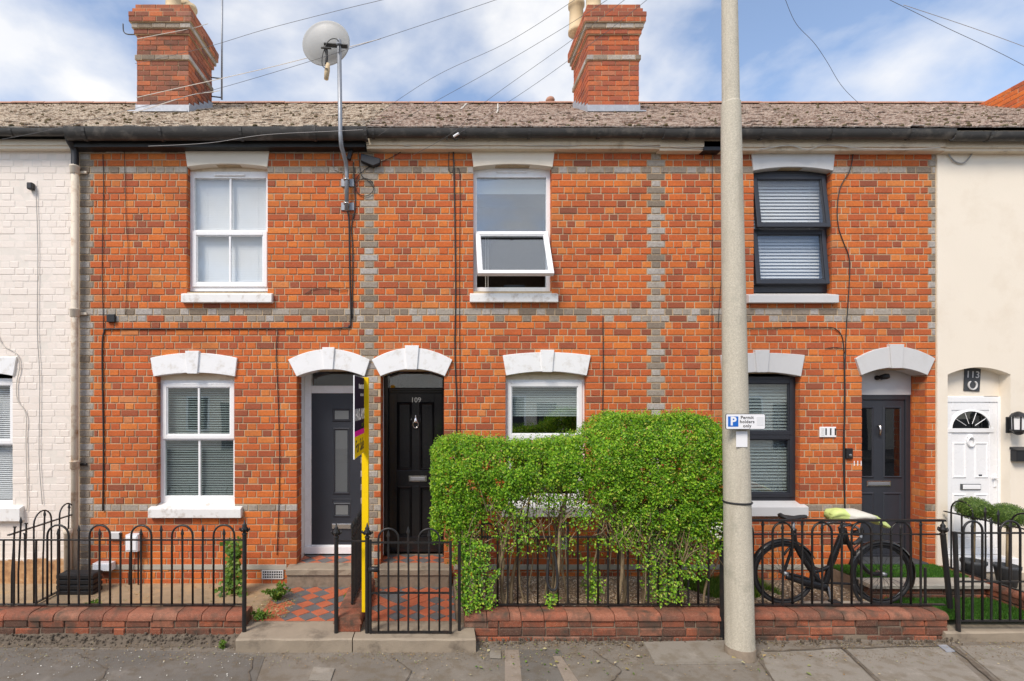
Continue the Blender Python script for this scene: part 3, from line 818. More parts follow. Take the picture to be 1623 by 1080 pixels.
w, q = window(h107, (248, 372), 603, 799, 696, 'upvc_white', ('sash', True, 0), ('fixed', True, 0), sub_h=.10, gm='glass_street')
venetian(w, q[0]+.03, q[1]-.03, q[2]+.06, q[3]-.06, .175, .030, 'blind_grey', tilt=38); room(h107, *q[:4])
part('head_board', MB().box(B[0], B[1], .091, .12, q[3], B[3]+.05), M['soffit_cream'], h107)
sill(h107, 234, 381.5, 807, 821.5, 'paint_white_old')
roof(h107, X07+.004, X09, 'roof_tile', seed=1)
chimney(h107, 216.5, 299, 1, ((.55, .30, .13, .5), (.55, .72, .13, .5), (.78, .5, .11, .3)))
gutter(h107, X07, X09, 206, 223, br=(138, 258, 384, 500, 580))
part('fascia', MB().box(X07+.004, X09-.03, -.13, .005, Z(233, D-.13), Z(215, D-.13)+.1), M['fascia_black'], h107)
cable(h107, [(163,245),(164,300),(162,420),(164,520)], .005)
cable(h107, [(197,238),(200,350),(203,400),(199,500)], .003)
cable(h107, [(163,810),(164,700),(162,560),(165,526),(172,522),(250,521.5),(400,521),(540,520),(553,517),(556,505),(554,420),(553,350),(549,332)], .0095)
cable(h107, [(558,505),(559,400),(557,360),(563,330),(562,300),(560,258)], .007)
cable(h107, [(440,524),(438,560),(441,640),(443,720),(442,800),(439,880)], .005)
cable(h107, [(484,466),(497,459),(515,456),(530,459),(543,460),(552,456)], .0035)
lp = [Vector(P(578+14.5*math.cos(a), 297+14*math.sin(a), D-.016)) for a in [2*math.pi*i/20 for i in range(20)]]
part('cable', MB().tube(lp, .0045, 6, closed=True), M['wire_black'], h107, smooth=True)
cable(h107, [(568,235),(570,262),(573,278),(585,288),(592,298)], .004)
cable(h107, [(530,215),(528,262),(533,270),(547,274)], .004, 'wire_grey')
cable(h107, [(563,290),(569,277),(590,262),(620,250),(660,226)], .004)
c0 = P(588, 255, D-.03)
q = MB().prism([(c0[0]-.12, c0[2]+.075), (c0[0]-.125, c0[2]-.02), (c0[0]+.03, c0[2]-.085), (c0[0]+.115, c0[2]-.05), (c0[0]+.12, c0[2]+.01)], -.075, -.002)
part('junction_box', q, M['plastic_black'], h107, bevel=.01)
c0 = P(178, 505, D); part('junction_box', MB().box(c0[0]-.05, c0[0]+.05, -.04, -.002, c0[2]-.05, c0[2]+.05), M['plastic_black'], h107, bevel=.006)
c0 = P(555.5, 247, D); q = MB().box(-.025,.025,-.06,-.01,-.07,.07); r_ = Matrix.Rotation(math.radians(15), 3, 'Y'); q.xf(lambda v: r_ @ v + Vector((c0[0],0,c0[2])))
part('junction_box', q, M['plastic_black'], h107, bevel=.008)
# plinth band and air brick
part('plinth_band', MB().box(X07+.25, C[0]-.12, -.010, .02, Z(903), Z(895)), M['stone_band'], h107, bevel=.004)
vb = MB()
for i in range(9):
    for j in range(3):
        xx, zz = X(419+i*3.2), Z(913.5-j*3.6); vb.box(xx-.0095, xx+.0095, -.012, -.003, zz-.011, zz+.011)
ab = part('air_brick', MB().box(X(416), X(449), -.006, .01, Z(917), Z(904)), M['plastic_black'], h107)
fr = MB().frame(X(415.5), X(449.5), Z(917.5), Z(903.5), .012, -.018, .006)
for i in range(8): fr.box(X(419.5+i*3.7)-.004, X(419.5+i*3.7)+.004, -.016, -.007, Z(916), Z(905))
for j in range(2): fr.box(X(417), X(448), -.017, -.008, Z(908.5+j*4)-.004, Z(908.5+j*4)+.004)
part('air_brick_grille', fr, M['paint_grey_light'], ab)

def panel_mould(door, x0, x1, z0, z1, y, mat, t=.022, out_=.014, name='moulding'):
    """raised bolection moulding round a panel"""
    mb = MB()
    o = [(x0,z0),(x1,z0),(x1,z1),(x0,z1)]; m1 = [(x0+t*.5,z0+t*.5),(x1-t*.5,z0+t*.5),(x1-t*.5,z1-t*.5),(x0+t*.5,z1-t*.5)]; i_ = [(x0+t,z0+t),(x1-t,z0+t),(x1-t,z1-t),(x0+t,z1-t)]
    vs = [(a,y,b) for a,b in o]+[(a,y-out_,b) for a,b in m1]+[(a,y+.004,b) for a,b in i_]
    fs = [(k,(k+1)%4,(k+1)%4+4,k+4) for k in range(4)]+[(k+4,(k+1)%4+4,(k+1)%4+8,k+8) for k in range(4)]
    mb.add(vs, fs); return part(name, mb, M[mat], door)
# door of 107: white frame, transom light, dark composite leaf with three small lights
yd = .45; d = D+yd
fx0, fx1 = C[0]+.001, C[1]-.001; zt = C[3]; zs = .385
mb = MB().frame(fx0, fx1, zs, zt+.12, .085, yd-.05, yd+.05, tb=.10, tt=.02)
ztr = Z(617, d); mb.box(fx0+.085, fx1-.085, yd-.05, yd+.05, ztr-.055, ztr+.045)
dr = part('door_frame', mb, M['upvc_white'], h107, bevel=.006)
part('threshold', MB().box(fx0, fx1, yd-.09, yd-.051, zs-.005, zs+.09), M['upvc_white'], dr, bevel=.006)
pane(dr, fx0+.08, fx1-.08, ztr+.04, zt+.12, yd)
lx0, lx1, lz0, lz1 = fx0+.087, fx1-.087, zs+.102, ztr-.057
leaf = part('door', MB().box(lx0, lx1, yd-.035, yd+.01, lz0, lz1), M['door_anthracite'], h107, bevel=.004)
for (a, b, t_, b_) in ((531.5, 553.5, 651, 664.5), (532.5, 551.5, 682, 779), (533, 552.5, 800, 815)):
    x_, x2, z2, z1_ = X(a, d), X(b, d), Z(t_, d), Z(b_, d)
    pane(leaf, x_, x2, z1_, z2, yd-.040, 'glass_dark')
    part('pane_backing', MB().box(x_, x2, yd-.0385, yd-.036, z1_, z2), M['blind_shade' if t_ != 682 else 'paint_grey_light'], leaf)
    panel_mould(leaf, x_-.035, x2+.035, z1_-.035, z2+.035, yd-.036, 'door_anthracite', .036, .016)
panel_mould(leaf, X(531,d)-.03, X(554,d)+.03, Z(796,d), Z(790,d), yd-.036, 'door_anthracite', .012, .006)
part('letter_plate', MB().cbox(X(527,d), X(560,d), yd-.055, yd-.036, Z(837,d), Z(829,d), .006), M['chrome'], leaf)
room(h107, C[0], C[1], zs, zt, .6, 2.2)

# ---------------- house 109
h109 = thing('terrace_house', 'red brick house with glossy black front door behind the tall hedge', 'house', ((X09+X11)/2, 0, 0))
A = (X(750), X(875), Z(462), Z(262)); B = (X(801), X(930), Z(803), Z(591)); C = (X(603), X(704.6), .10, Z(588))
o109 = [A, B, C]
brick_wall(h109, 2, lambda k: (X09-(.111 if k % 2 == 0 else .056), X11-(.111 if k % 2 == 0 else .056)), o109, lambda k: [column(X09, k)] if k != 24 else [], -41, 24, BANDS, HEDGE, x_ext=(X09, X11))
reveals(h109, o109, 'brick_red', [.09, .09, .28]); deep_jambs(h109, C[0], C[1], .1, C[3], .2005, .5, 'brick_red')
lintel_flat(h109, (747, 879.5), 236, (750.5, 876), 265, 260, 'paint_cream')
lintel_arch(h109, (797, 936.5), 563.5, 558.5, (802.5, 930), 595.5, 589, (856.5, 878, 555, 590), 'paint_white')
lintel_arch(h109, (589, 717), 570.5, 551.5, (603, 705), 596.5, 585, (641.5, 664, 548, 586), 'paint_white', y1=.22)
w, q = window(h109, (750, 875), 267, 462, 369, 'upvc_white', ('fixed', False, 0), ('sash', False, math.radians(-30)), sub_h=.05, gm='glass_sky', tt=.115)
part('roller_blind', MB().box(q[0]+.04, q[1]-.04, .19, .193, Z(308, D+.19), q[3]-.03), M['blind_shade'], w)
part('blind_cord', MB().tube([(q[0]+.17,.17,q[4]), (q[0]+.17,.17,q[2]+.06)], .004, 6).tube([(q[0]+.2,.17,q[4]), (q[0]+.2,.17,q[2]+.06)], .004, 6), M['paint_cream'], w)
part('shelf_unit', MB().box(q[0]+.45, q[1]-.25, .5, .62, q[2], q[2]+.17), M['slate_plaque'], w)
room(h109, *q[:4], mat='wood_brown'); sill(h109, 745, 885, 466, 479, 'paint_white_old')
part('head_board', MB().box(A[0], A[1], .091, .12, q[3], A[3]+.05), M['paint_cream'], h109)
w, q = window(h109, (801, 930), 602, 799, 695, 'upvc_white', ('sash', False, 0), ('sash', False, 0), vent=False, sub_h=.08, gm='glass_street')
venetian(w, q[0]+.03, q[1]-.03, q[4]+.28, q[3]-.06, .175, .030, tilt=62); room(h109, *q[:4])
part('head_board', MB().box(B[0], B[1], .091, .12, q[3], B[3]+.05), M['soffit_cream'], h109)
sill(h109, 796, 938, 805, 820, 'paint_white')
roof(h109, X09, X11, 'roof_tile_red', seed=2)
chimney(h109, 932, 1013, 2, ((-.02, .72, .13, .55), (.2, .3, .13, .5)))
gutter(h109, X09, X11, 207, 219, br=(592, 735, 838, 948, 1018), d=D-.19)
fascia(h109, X09-.02, X11, 'soffit_cream', 219, 236)
cable(h109, [(718,222),(720,300),(722,450),(721,560),(724,640),(723,692)], .0085)
cable(h109, [(712,236),(711,268),(716,274),(719,265)], .004)
cable(h109, [(724,268),(729,285),(728,450),(729,600),(729,692)], .004)
cable(h109, [(955.5,502),(956,580),(955,670)], .0055)
cable(h109, [(708,222),(712,215),(722,222),(730,215)], .005, d=D-.2)
part('cable', MB().tube(spline([Vector(P(x, y, D-.11)) for x, y in ((640,232),(680,228),(715,231),(800,230),(880,232),(955,229),(1010,231),(1115,236))]), .005, 5), M['wire_white'], h109, smooth=True)
c0 = P(1123, 236, D-.06); part('junction_box', MB().box(c0[0]-.09, c0[0]+.13, -.12, -.002, c0[2]-.05, c0[2]+.07), M['plastic_black'], h109, bevel=.006)
part('plinth_band', MB().box(C[1]+.12, X11-.1, -.010, .02, Z(903), Z(895)), M['stone_band'], h109, bevel=.004)
# glossy black four panel door
yd = .45; d = D+yd; fx0, fx1 = C[0]+.001, C[1]-.001; zt = C[3]; zs = .385
ztr = Z(622, d)
mb = MB(); mb.box(fx0, fx0+.065, yd-.16, yd+.05, zs, zt+.12); mb.box(fx1-.02, fx1, yd-.16, yd+.05, zs, zt+.12)
mb.box(fx0+.065, fx1-.02, yd-.04, yd+.05, ztr-.01, ztr+.06); mb.box(fx0+.065, fx1-.02, yd-.075, yd-.0405, ztr+.02, ztr+.05)
dr = part('door_frame', mb, M['door_black'], h109, bevel=.006)
part('frame_edge', MB().box(fx0+.0005, fx0+.012, .285, yd-.161, zs, zt+.1), M['paint_grey_light'], dr)
pane(dr, fx0+.06, fx1-.015, ztr+.06, zt+.12, yd, 'glass_sky')
lx0, lx1, lz0, lz1 = fx0+.067, fx1-.022, zs+.002, ztr-.012
mb = MB(); t_ = .105; xm = X(663, d); zA, zB = Z(620+208*.315+62, d), 0
rails = [(lz0, lz0+.22), (Z(768,d), Z(748,d)+.02), (lz1-.13, lz1)]
zl0, zl1 = Z(770,d), Z(745,d)
mb.box(lx0, lx0+t_, yd-.025, yd+.02, lz0, lz1); mb.box(lx1-t_, lx1, yd-.025, yd+.02, lz0, lz1)
for a, b in ((lz0, lz0+.2), (zl0, zl1), (lz1-.12, lz1)): mb.box(lx0+t_, lx1-t_, yd-.025, yd+.02, a, b)
mxx = (lx0+lx1)/2
for a, b in ((lz0+.2, zl0), (zl1, lz1-.12)): mb.box(mxx-.05, mxx+.05, yd-.025, yd+.02, a, b)
mb.box(lx0+t_, lx1-t_, yd-.003, yd+.01, lz0+.2, lz1-.12)
leaf = part('door', mb, M['door_black'], h109, bevel=.003)
for a, b in ((lz0+.2, zl0), (zl1, lz1-.12)):
    for xa, xb in ((lx0+t_, mxx-.05), (mxx+.05, lx1-t_)):
        panel_mould(leaf, xa, xb, a, b, yd-.0255, 'door_black', .032, .016)
fn = lambda u, v, w_: Vector((mxx+.005+u, yd-.028-w_, Z(634.5,d)+v))
part('door_number', text_mb('109', .092, fn, .003, .0008), M['chrome'], leaf)
lpz = Z(758.5, d)
lpt = part('letter_plate', MB().cbox(X(647.5,d), X(677,d), yd-.036, yd-.0255, lpz-.04, lpz+.04, .006), M['chrome'], leaf)
part('letter_flap', MB().cbox(X(650.5,d), X(674,d), yd-.042, yd-.0365, lpz-.024, lpz+.024, .005), M['galvanised'], lpt)
kz_ = Z(670, d); kx = mxx
kn = part('knocker', MB().lathe([(.006,kz_+.10),(.012,kz_+.085),(.007,kz_+.07),(.022,kz_+.045),(.034,kz_+.02),(.028,kz_),(.012,kz_-.006)], kx, yd-.03, 12, 1, .6), M['chrome'], leaf, smooth=True)
part('knocker_ring', MB().tube([(kx+.036*math.sin(a), yd-.045, kz_-.025+.045*math.cos(a)) for a in [2*math.pi*i/18 for i in range(18)]], .006, 6, closed=True), M['chrome'], kn, smooth=True)
room(h109, C[0], C[1], zs, zt, .6, 2.2)

# ---------------- house 111
h111 = thing('terrace_house', 'red brick house with dark grey windows and pale grey lintels behind the bicycle', 'house', ((X11+X13)/2, 0, 0))
A = (X(1194.5), X(1319.6), Z(466), Z(266)); B = (X(1147), X(1269), Z(801), Z(592)); C = (X(1366), X(1470), .10, Z(586))
o111 = [A, B, C]
brick_wall(h111, 3, lambda k: (X11-(.111 if k % 2 == 0 else .056), X13-.006), o111, lambda k: ([column(X11, k)] if k != 24 else []) + ([(X13-(.10 if k % 2 == 0 else .055), X13-.006)] if k > -5 else []), -41, 24, BANDS, HEDGE, x_ext=(X11, X13-.003))
reveals(h111, o111, 'brick_red', [.09, .09, .21])
lintel_flat(h111, (1191, 1324), 238.5, (1194.5, 1321), 270.5, 264.5, 'paint_grey_light')
lintel_arch(h111, (1143, 1276), 563, 559.5, (1147, 1270), 597, 590, (1195.5, 1218.5, 555, 590.5), 'paint_grey_light')
lintel_arch(h111, (1357, 1483), 568.5, 549.5, (1366, 1470.5), 595, 583, (1408.5, 1431, 546, 584), 'paint_grey_light', y1=.2)
w, q = window(h111, (1194.5, 1319.6), 275, 464, 366, 'upvc_dark', ('sash', False, math.radians(-8)), ('sash', False, math.radians(-6.5)), sub_h=.10)
venetian(w, q[0]+.03, q[1]-.03, q[2]+.06, q[3]-.06, .18, .042, tilt=58, dep=.05); room(h111, *q[:4])
part('head_board', MB().box(A[0], A[1], .091, .12, q[3], A[3]+.05), M['upvc_dark'], h111)
sill(h111, 1187, 1330, 467.5, 480, 'paint_grey_light')
w, q = window(h111, (1147, 1269), 597, 797, 690, 'upvc_dark', ('sash', False, 0), ('sash', False, 0), vent=False, sub_h=.09, gm='glass_street')
venetian(w, q[0]+.03, q[1]-.03, q[2]+.06, q[3]-.06, .18, .040, tilt=50, dep=.046); room(h111, *q[:4])
sill(h111, 1139, 1282, 804, 819, 'paint_grey_light')
roof(h111, X11, X13, 'roof_tile_red', seed=3)
gutter(h111, X11, X13, 208, 221, br=(1090, 1205, 1316, 1440), d=D-.19)
fascia(h111, X11, X13, 'soffit_cream', 221, 239)
cable(h111, [(1129,240),(1129,400),(1128,560),(1127,652)], .003)
cable(h111, [(1148,340),(1145,420),(1141,470),(1138,520)], .003)
cable(h111, [(1352,245),(1347,270),(1332,297),(1327,330),(1329,360),(1336,382),(1346,410),(1346,450),(1342,510),(1340,560),(1338,650),(1339,740),(1338,835)], .0055)
cable(h111, [(1180,521),(1240,519.5),(1310,519),(1326,523),(1335,535),(1338,560)], .0055)
cable(h111, [(1308,553),(1322,551),(1337,553)], .005)
cable(h111, [(1338,560),(1339,640),(1337,720),(1339,800),(1338,835)], .009)
c0 = P(1311, 685, D)
pl = part('number_plaque', MB().cbox(c0[0]-.10, c0[0]+.10, -.018, -.002, c0[2]-.064, c0[2]+.064, .004), M['sign_white'], h111, label='white plaque reading 111')
part('plaque_number', text_mb('111', .115, lambda u, v, w_: Vector((c0[0]+.03+u, -.0185-w_, c0[2]+v)), .001, .003), M['sign_black'], pl)
rb = MB()
for i in range(6): rb.box(c0[0]-.088+i*.007, c0[0]-.085+i*.007, -.0195, -.018, c0[2]-.05, c0[2]+.05)
part('plaque_ribbing', rb, M['paint_grey_light'], pl)
c0 = P(1344.5, 719, D); db = part('doorbell', MB().cbox(c0[0]-.04, c0[0]+.04, -.03, -.002, c0[2]-.065, c0[2]+.065, .008), M['plastic_black'], h111)
part('doorbell_button', MB().lathe([(.016,0),(.016,.006),(.012,.008)], 0, 0, 12).xf(lambda v: Vector((c0[0]+v.x, -.03-v.z, c0[2]-.02+v.y))), M['chrome'], db)
part('painted_number', text_mb('111', .085, lambda u, v, w_: Vector((X(1359)+u, -.004-w_, Z(735)+v)), .001, .001), M['sign_white'], h111)
part('plinth_band', MB().box(X11+.12, C[0]-.1, -.010, .02, Z(903), Z(895)), M['stone_band'], h111, bevel=.004)
yd = .26; d = D+yd; fx0, fx1 = C[0]+.001, C[1]-.001; zt = C[3]; zs = .385
zh = Z(626, d)
part('door_head_panel', MB().box(fx0, fx1, yd-.04, yd+.03, zh, zt+.12), M['paint_grey_light'], h111)
mb = MB().frame(fx0, fx1, zs, zh-.0005, .065, yd-.035, yd+.05, tb=.03)
dr = part('door_frame', mb, M['upvc_dark'], h111, bevel=.006)
deep_jambs(h111, C[0], C[1], .1, C[3], .2005, .4, 'brick_red')
lx0, lx1, lz0, lz1 = fx0+.067, fx1-.067, zs+.032, zh-.067
leaf = part('door', MB().box(lx0, lx1, yd-.02, yd+.02, lz0, lz1), M['door_anthracite'], h111, bevel=.003)
lw = lx1-lx0
for fa, fb in ((.10, .37), (.63, .90)):
    xa, xb = lx0+lw*fa, lx0+lw*fb; za, zb = Z(754,d), Z(648,d)
    pane(leaf, xa, xb, za, zb, yd-.026, 'glass_dark'); panel_mould(leaf, xa-.03, xb+.03, za-.03, zb+.03, yd-.021, 'door_anthracite', .032, .016)
    panel_mould(leaf, xa-.03, xb+.03, lz0+.13, Z(780,d), yd-.021, 'door_anthracite', .03, .014)
lp_ = part('letter_plate', MB().cbox(X(1371,d), X(1409,d), yd-.034, yd-.0205, Z(770.5,d), Z(762,d), .005), M['chrome'], leaf)
part('letter_flap', MB().cbox(X(1373,d), X(1407,d), yd-.04, yd-.0345, Z(768.5,d), Z(764,d), .004), M['galvanised'], lp_)
kx, kz_ = lx0+lw*.5, Z(682, d)
part('knocker', MB().tube([(kx, yd-.025, kz_+.06), (kx, yd-.05, kz_+.05), (kx, yd-.055, kz_), (kx, yd-.045, kz_-.06)], [.016,.017,.012,.014], 8), M['chrome'], leaf, smooth=True)
c0 = P(1395, 599, d-.06)
sp = part('spotlight', MB().lathe([(.03,0),(.03,.02),(.012,.024),(.012,.05)], 0, 0, 12).xf(lambda v: Vector((c0[0]-.03+v.x, yd-.0405-v.z, c0[2]+v.y))), M['plastic_black'], h111, smooth=True)
part('spotlight_head', MB().tube([(c0[0]-.03, yd-.095, c0[2]), (c0[0]+.02, yd-.12, c0[2]+.015), (c0[0]+.05, yd-.135, c0[2]+.02)], [.03,.038,.03], 12), M['plastic_black'], sp, smooth=True)
room(h111, C[0], C[1], zs, zt, .45, 2.0)
part('door_step', MB().box(fx0, fx1, -.02, yd+.1, .34, zs), M['slate_plaque'], h111, bevel=.006)

# ---------------- house 113, cream render
h113 = thing('terrace_house', 'cream rendered house with white front door at the right edge', 'house', ((X13+X_END)/2, 0, 0))
C = (X(1500.5), X(1600), .10, Z(594))
wall = MB()
for a, b, z0, z1 in ((X13-.002, C[0], -.2, EAVE_Z+.1), (C[1], X_END, -.2, EAVE_Z+.1)): wall.box(a, b, -.012, .3, z0, z1)
top = [(C[0], C[3])] + arc((C[0], C[3]), (C[1], C[3]), Z(582.5)-C[3], 16)[1:-1] + [(C[1], C[3]), (C[1], EAVE_Z+.1), (C[0], EAVE_Z+.1)]
wall.prism(top, -.012, .3)
part('rendered_wall', wall, M['render_cream'], h113)
part('alcove_infill', MB().box(C[0], C[1], .12, .14, Z(628, D+.12), Z(580)+.1), M['render_cream'], h113)
roof(h113, X13, 12.9, 'roof_tile_red', seed=4)
gutter(h113, X13, X_END, 212, 224, br=(1565, 1680), d=D-.19)
fascia(h113, X13, X_END, 'soffit_cream', 224, 240)
yd = .13; d = D+yd; zs = .45
fx0, fx1 = C[0]+.002, X(1587, d)
dr = part('door_frame', MB().frame(fx0, fx1, zs, Z(629, d), .07, yd-.03, yd+.04, tb=.08), M['upvc_white'], h113, bevel=.006)
part('jamb', MB().box(fx1+.001, C[1]-.001, yd-.02, yd+.05, .1, Z(629,d)), M['render_cream'], h113)
lx0, lx1, lz0, lz1 = fx0+.072, fx1-.072, zs+.082, Z(629,d)-.072
leaf = part('door', MB().frame(lx0, lx1, lz0, lz1, .10, yd-.02, yd+.02, tb=.12).box(lx0+.1, lx1-.1, yd-.012, yd+.012, lz0+.12, lz1-.1), M['upvc_white'], h113, bevel=.005)
lxm = (lx0+lx1)/2
fan = [(lxm+.24*math.cos(a), Z(679,d)+.215*math.sin(a)) for a in [math.pi*i/16 for i in range(17)]]
part('fan_light', MB().prism(fan, yd-.018, yd-.013), M['glass_dark'], leaf)
part('fan_backing', MB().prism([(lxm+(a-lxm)*.99, b) for a, b in fan], yd-.0128, yd-.0122), M['slate_plaque'], leaf)
fm = MB()
for i in range(16):
    a0, a1 = math.pi*i/16, math.pi*(i+1)/16; zc_ = Z(679,d)
    P_ = lambda a, r_: (lxm+r_*math.cos(a), zc_+r_*.9*math.sin(a))
    o1, o2, i1, i2 = P_(a0,.285), P_(a1,.285), P_(a0,.24), P_(a1,.24)
    fm.add([(o1[0],yd-.013,o1[1]),(o2[0],yd-.013,o2[1]),(i2[0],yd-.03,i2[1]),(i1[0],yd-.03,i1[1])], [(0,1,2,3)])
fm.box(lxm-.285, lxm+.285, yd-.03, yd-.013, zc_-.05, zc_)
for k_ in range(1, 5):
    a = math.pi*k_/5; fm.tube([(lxm+.07*math.cos(a), yd-.02, zc_+.06*math.sin(a)), (lxm+.235*math.cos(a), yd-.02, zc_+.21*math.sin(a))], .004, 4)
part('fan_moulding', fm, M['upvc_white'], leaf)
zr_ = Z(700,d); part('knocker', MB().tube([(lxm+.045*math.sin(a), yd-.03, zr_+.06*math.cos(a)) for a in [2*math.pi*i/16 for i in range(16)]], .010, 6, closed=True).lathe([(.03,zr_+.04),(.04,zr_+.06),(.02,zr_+.09)], lxm, yd-.02, 10, 1, .5), M['upvc_white'], leaf, smooth=True)
for xa, xb in ((lx0+.11, lxm-.05), (lxm+.05, lx1-.11)):
    panel_mould(leaf, xa, xb, Z(758,d), Z(701,d), yd-.0122, 'upvc_white', .03, .012)
    panel_mould(leaf, xa, xb, lz0+.14, Z(782,d), yd-.0122, 'upvc_white', .03, .012)
lp_ = part('letter_plate', MB().cbox(lxm-.125, lxm+.125, yd-.03, yd-.0125, Z(776,d), Z(767,d), .005), M['slate_plaque'], leaf)
part('letter_flap', MB().cbox(lxm-.108, lxm+.115, yd-.036, yd-.0305, Z(775,d), Z(768,d), .004), M['sign_white'], lp_)
part('door_sticker', MB().box(lxm+.11, lxm+.15, yd-.0145, yd-.0125, Z(757,d), Z(752,d)), M['slate_plaque'], leaf)
part('door_handle', MB().cbox(lx1-.055, lx1-.02, yd-.035, yd-.0205, Z(772,d), Z(752,d), .005).box(lx1-.09, lx1-.03, yd-.06, yd-.045, Z(758,d), Z(755,d)).box(lx1-.045, lx1-.03, yd-.0455, yd-.035, Z(758,d), Z(755,d)), M['upvc_white'], leaf, bevel=.004)
part('door_step', MB().box(fx0, fx1+.02, -.05, yd-.031, .28, zs), M['upvc_white'], h113, bevel=.008)
c0 = P(1541, 602, D+.11)
q = MB().box(-.10, .10, -.012, 0, -.145, .145); r_ = Matrix.Rotation(math.radians(3), 3, 'Y'); q.xf(lambda v: r_ @ v + Vector((c0[0], .119, c0[2])))
pl = part('slate_plaque', q, M['slate_plaque'], h113, bevel=.003, label='slate plaque with 113 and a white horseshoe')
part('plaque_number', text_mb('113', .12, lambda u, v, w_: r_ @ Vector((u, -.0135-w_, v+.06)) + Vector((c0[0], .119, c0[2])), .001, .001), M['paint_grey_light'], pl)
hsx = [(.052*math.sin(a), .055*-math.cos(a)-.07) for a in [math.radians(x_) for x_ in range(-150, 151, 20)]]
part('horseshoe', MB().tube([r_ @ Vector((u, -.018, v)) + Vector((c0[0], .119, c0[2])) for u, v in hsx], [.007]+[.011]*(len(hsx)-2)+[.007], 6), M['paint_grey_light'], pl, smooth=True)
cable(h113, [(1490,236),(1500,241),(1512,255),(1525,259),(1534,253),(1543,240)], .008, 'wire_grey', d=D-.03)
cable(h111, [(1204,237),(1250,231),(1280,237),(1310,230),(1370,236),(1440,237),(1490,234)], .006, 'wire_white', d=D-.13)
# low brick stack at the right end of the roof
st = MB(); xs0 = 10.02*(9.6/9.6)
px0 = X(1549, D+3.15); z_t = Z(167, D+3.15)
rest = MB(); core = MB().box(px0+.008, px0+1.2, 1.95, 3.14, 6.2, z_t-.02)
pa = part('parapet_stack', core, M['mortar'], h113, org=(px0+.5, 2.5, 6.9))
z_ = z_t-.04; i = 0
while z_ > 6.6:
    y_ = 1.94 + (.11 if i % 2 else 0)
    while y_ < 3.14:
        b_ = min(y_+.219, 3.15)
        me, bw = brick_mesh(b_-y_-.01, 'brick_red'); inst('brick', me, pa, (px0+jit(.004), (y_+b_)/2, z_), ((b_-y_-.01)/bw, 1, 1), (0, 0, -math.pi/2)); y_ = b_
    z_ -= .083; i += 1
    if i > 12: break
part('flashing', MB().add([(px0-.01, 1.95, 6.85), (px0-.01, 3.2, 7.69), (px0-.01, 3.2, 7.80), (px0-.01, 1.95, 6.97)], [(0,1,2,3)]), M['lead'], pa)

# ---------------- terrace across the street (only its reflection in the panes is seen)
opp = thing('terrace_house', 'pale terrace across the street, seen only as reflections in the window panes', 'house', (0, -16.3, .1))
part('front_wall', MB().box(-22, 22, -17, -16.3, .0, 5.3), M['render_cream'], opp)
part('roof', MB().add([(-22,-16.1,5.2),(22,-16.1,5.2),(22,-20,6.6),(-22,-20,6.6),(-22,-24,5.2),(22,-24,5.2)], [(0,3,2,1),(3,5,4,2)]), M['terracotta'], opp)
for i in range(-6, 7):
    xx = i*3.5
    for z0, z1 in ((.95, 2.5), (3.5, 5.0)):
        w = part('window', MB().frame(xx-.5, xx+.5, z0, z1, .08, -16.34, -16.26), M['upvc_white'], opp)
        part('pane', MB().box(xx-.42, xx+.42, -16.3, -16.29, z0+.08, z1-.08), M['slate_plaque'], w)
    part('door', MB().box(xx+1.0, xx+1.85, -16.3, -16.26, .1, 2.2), M['door_anthracite' if i % 2 else 'sign_navy'], opp)

# ------------------------------------------------------------------ front gardens
YF = -1.25                                   # front face of the low garden walls
XD05, XD11 = X07, 6.2                        # dividing railings 105|107 and 111|113
XP0, XP1 = -.985, -.735                      # dividing wall between the two tiled paths
structure('garden_concrete', MB().box(X05, -1.87, -1.12, .006, -.05, .125), M['dirt_concrete'])
structure('garden_bed', MB().box(.22, 2.9, -1.12, .006, -.05, .215), M['soil'])
structure('garden_soil', MB().box(2.905, 5.2, -1.12, .006, -.05, .17), M['soil'])
structure('path_base', MB().box(-1.868, XP0, -1.11, .006, -.05, .128), M['mortar_dark'])
structure('path_base', MB().box(XP1, .218, -1.11, .006, -.05, .128), M['mortar_dark'])
structure('garden_far', MB().box(6.32, X_END, -1.12, .006, -.05, .26), M['stone_step'])
structure('porch_floor', MB().box(X(470)-.02, X(577.5)+.02, .02, .62, .0, .352), M['mortar_dark'])
structure('porch_floor', MB().box(X(603)-.02, X(704.6)+.02, .02, .62, .0, .352), M['mortar_dark'])
structure('terrace_base', MB().box(4.85, XD11-.02, -.48, .006, -.05, .335), M['mortar_dark'])

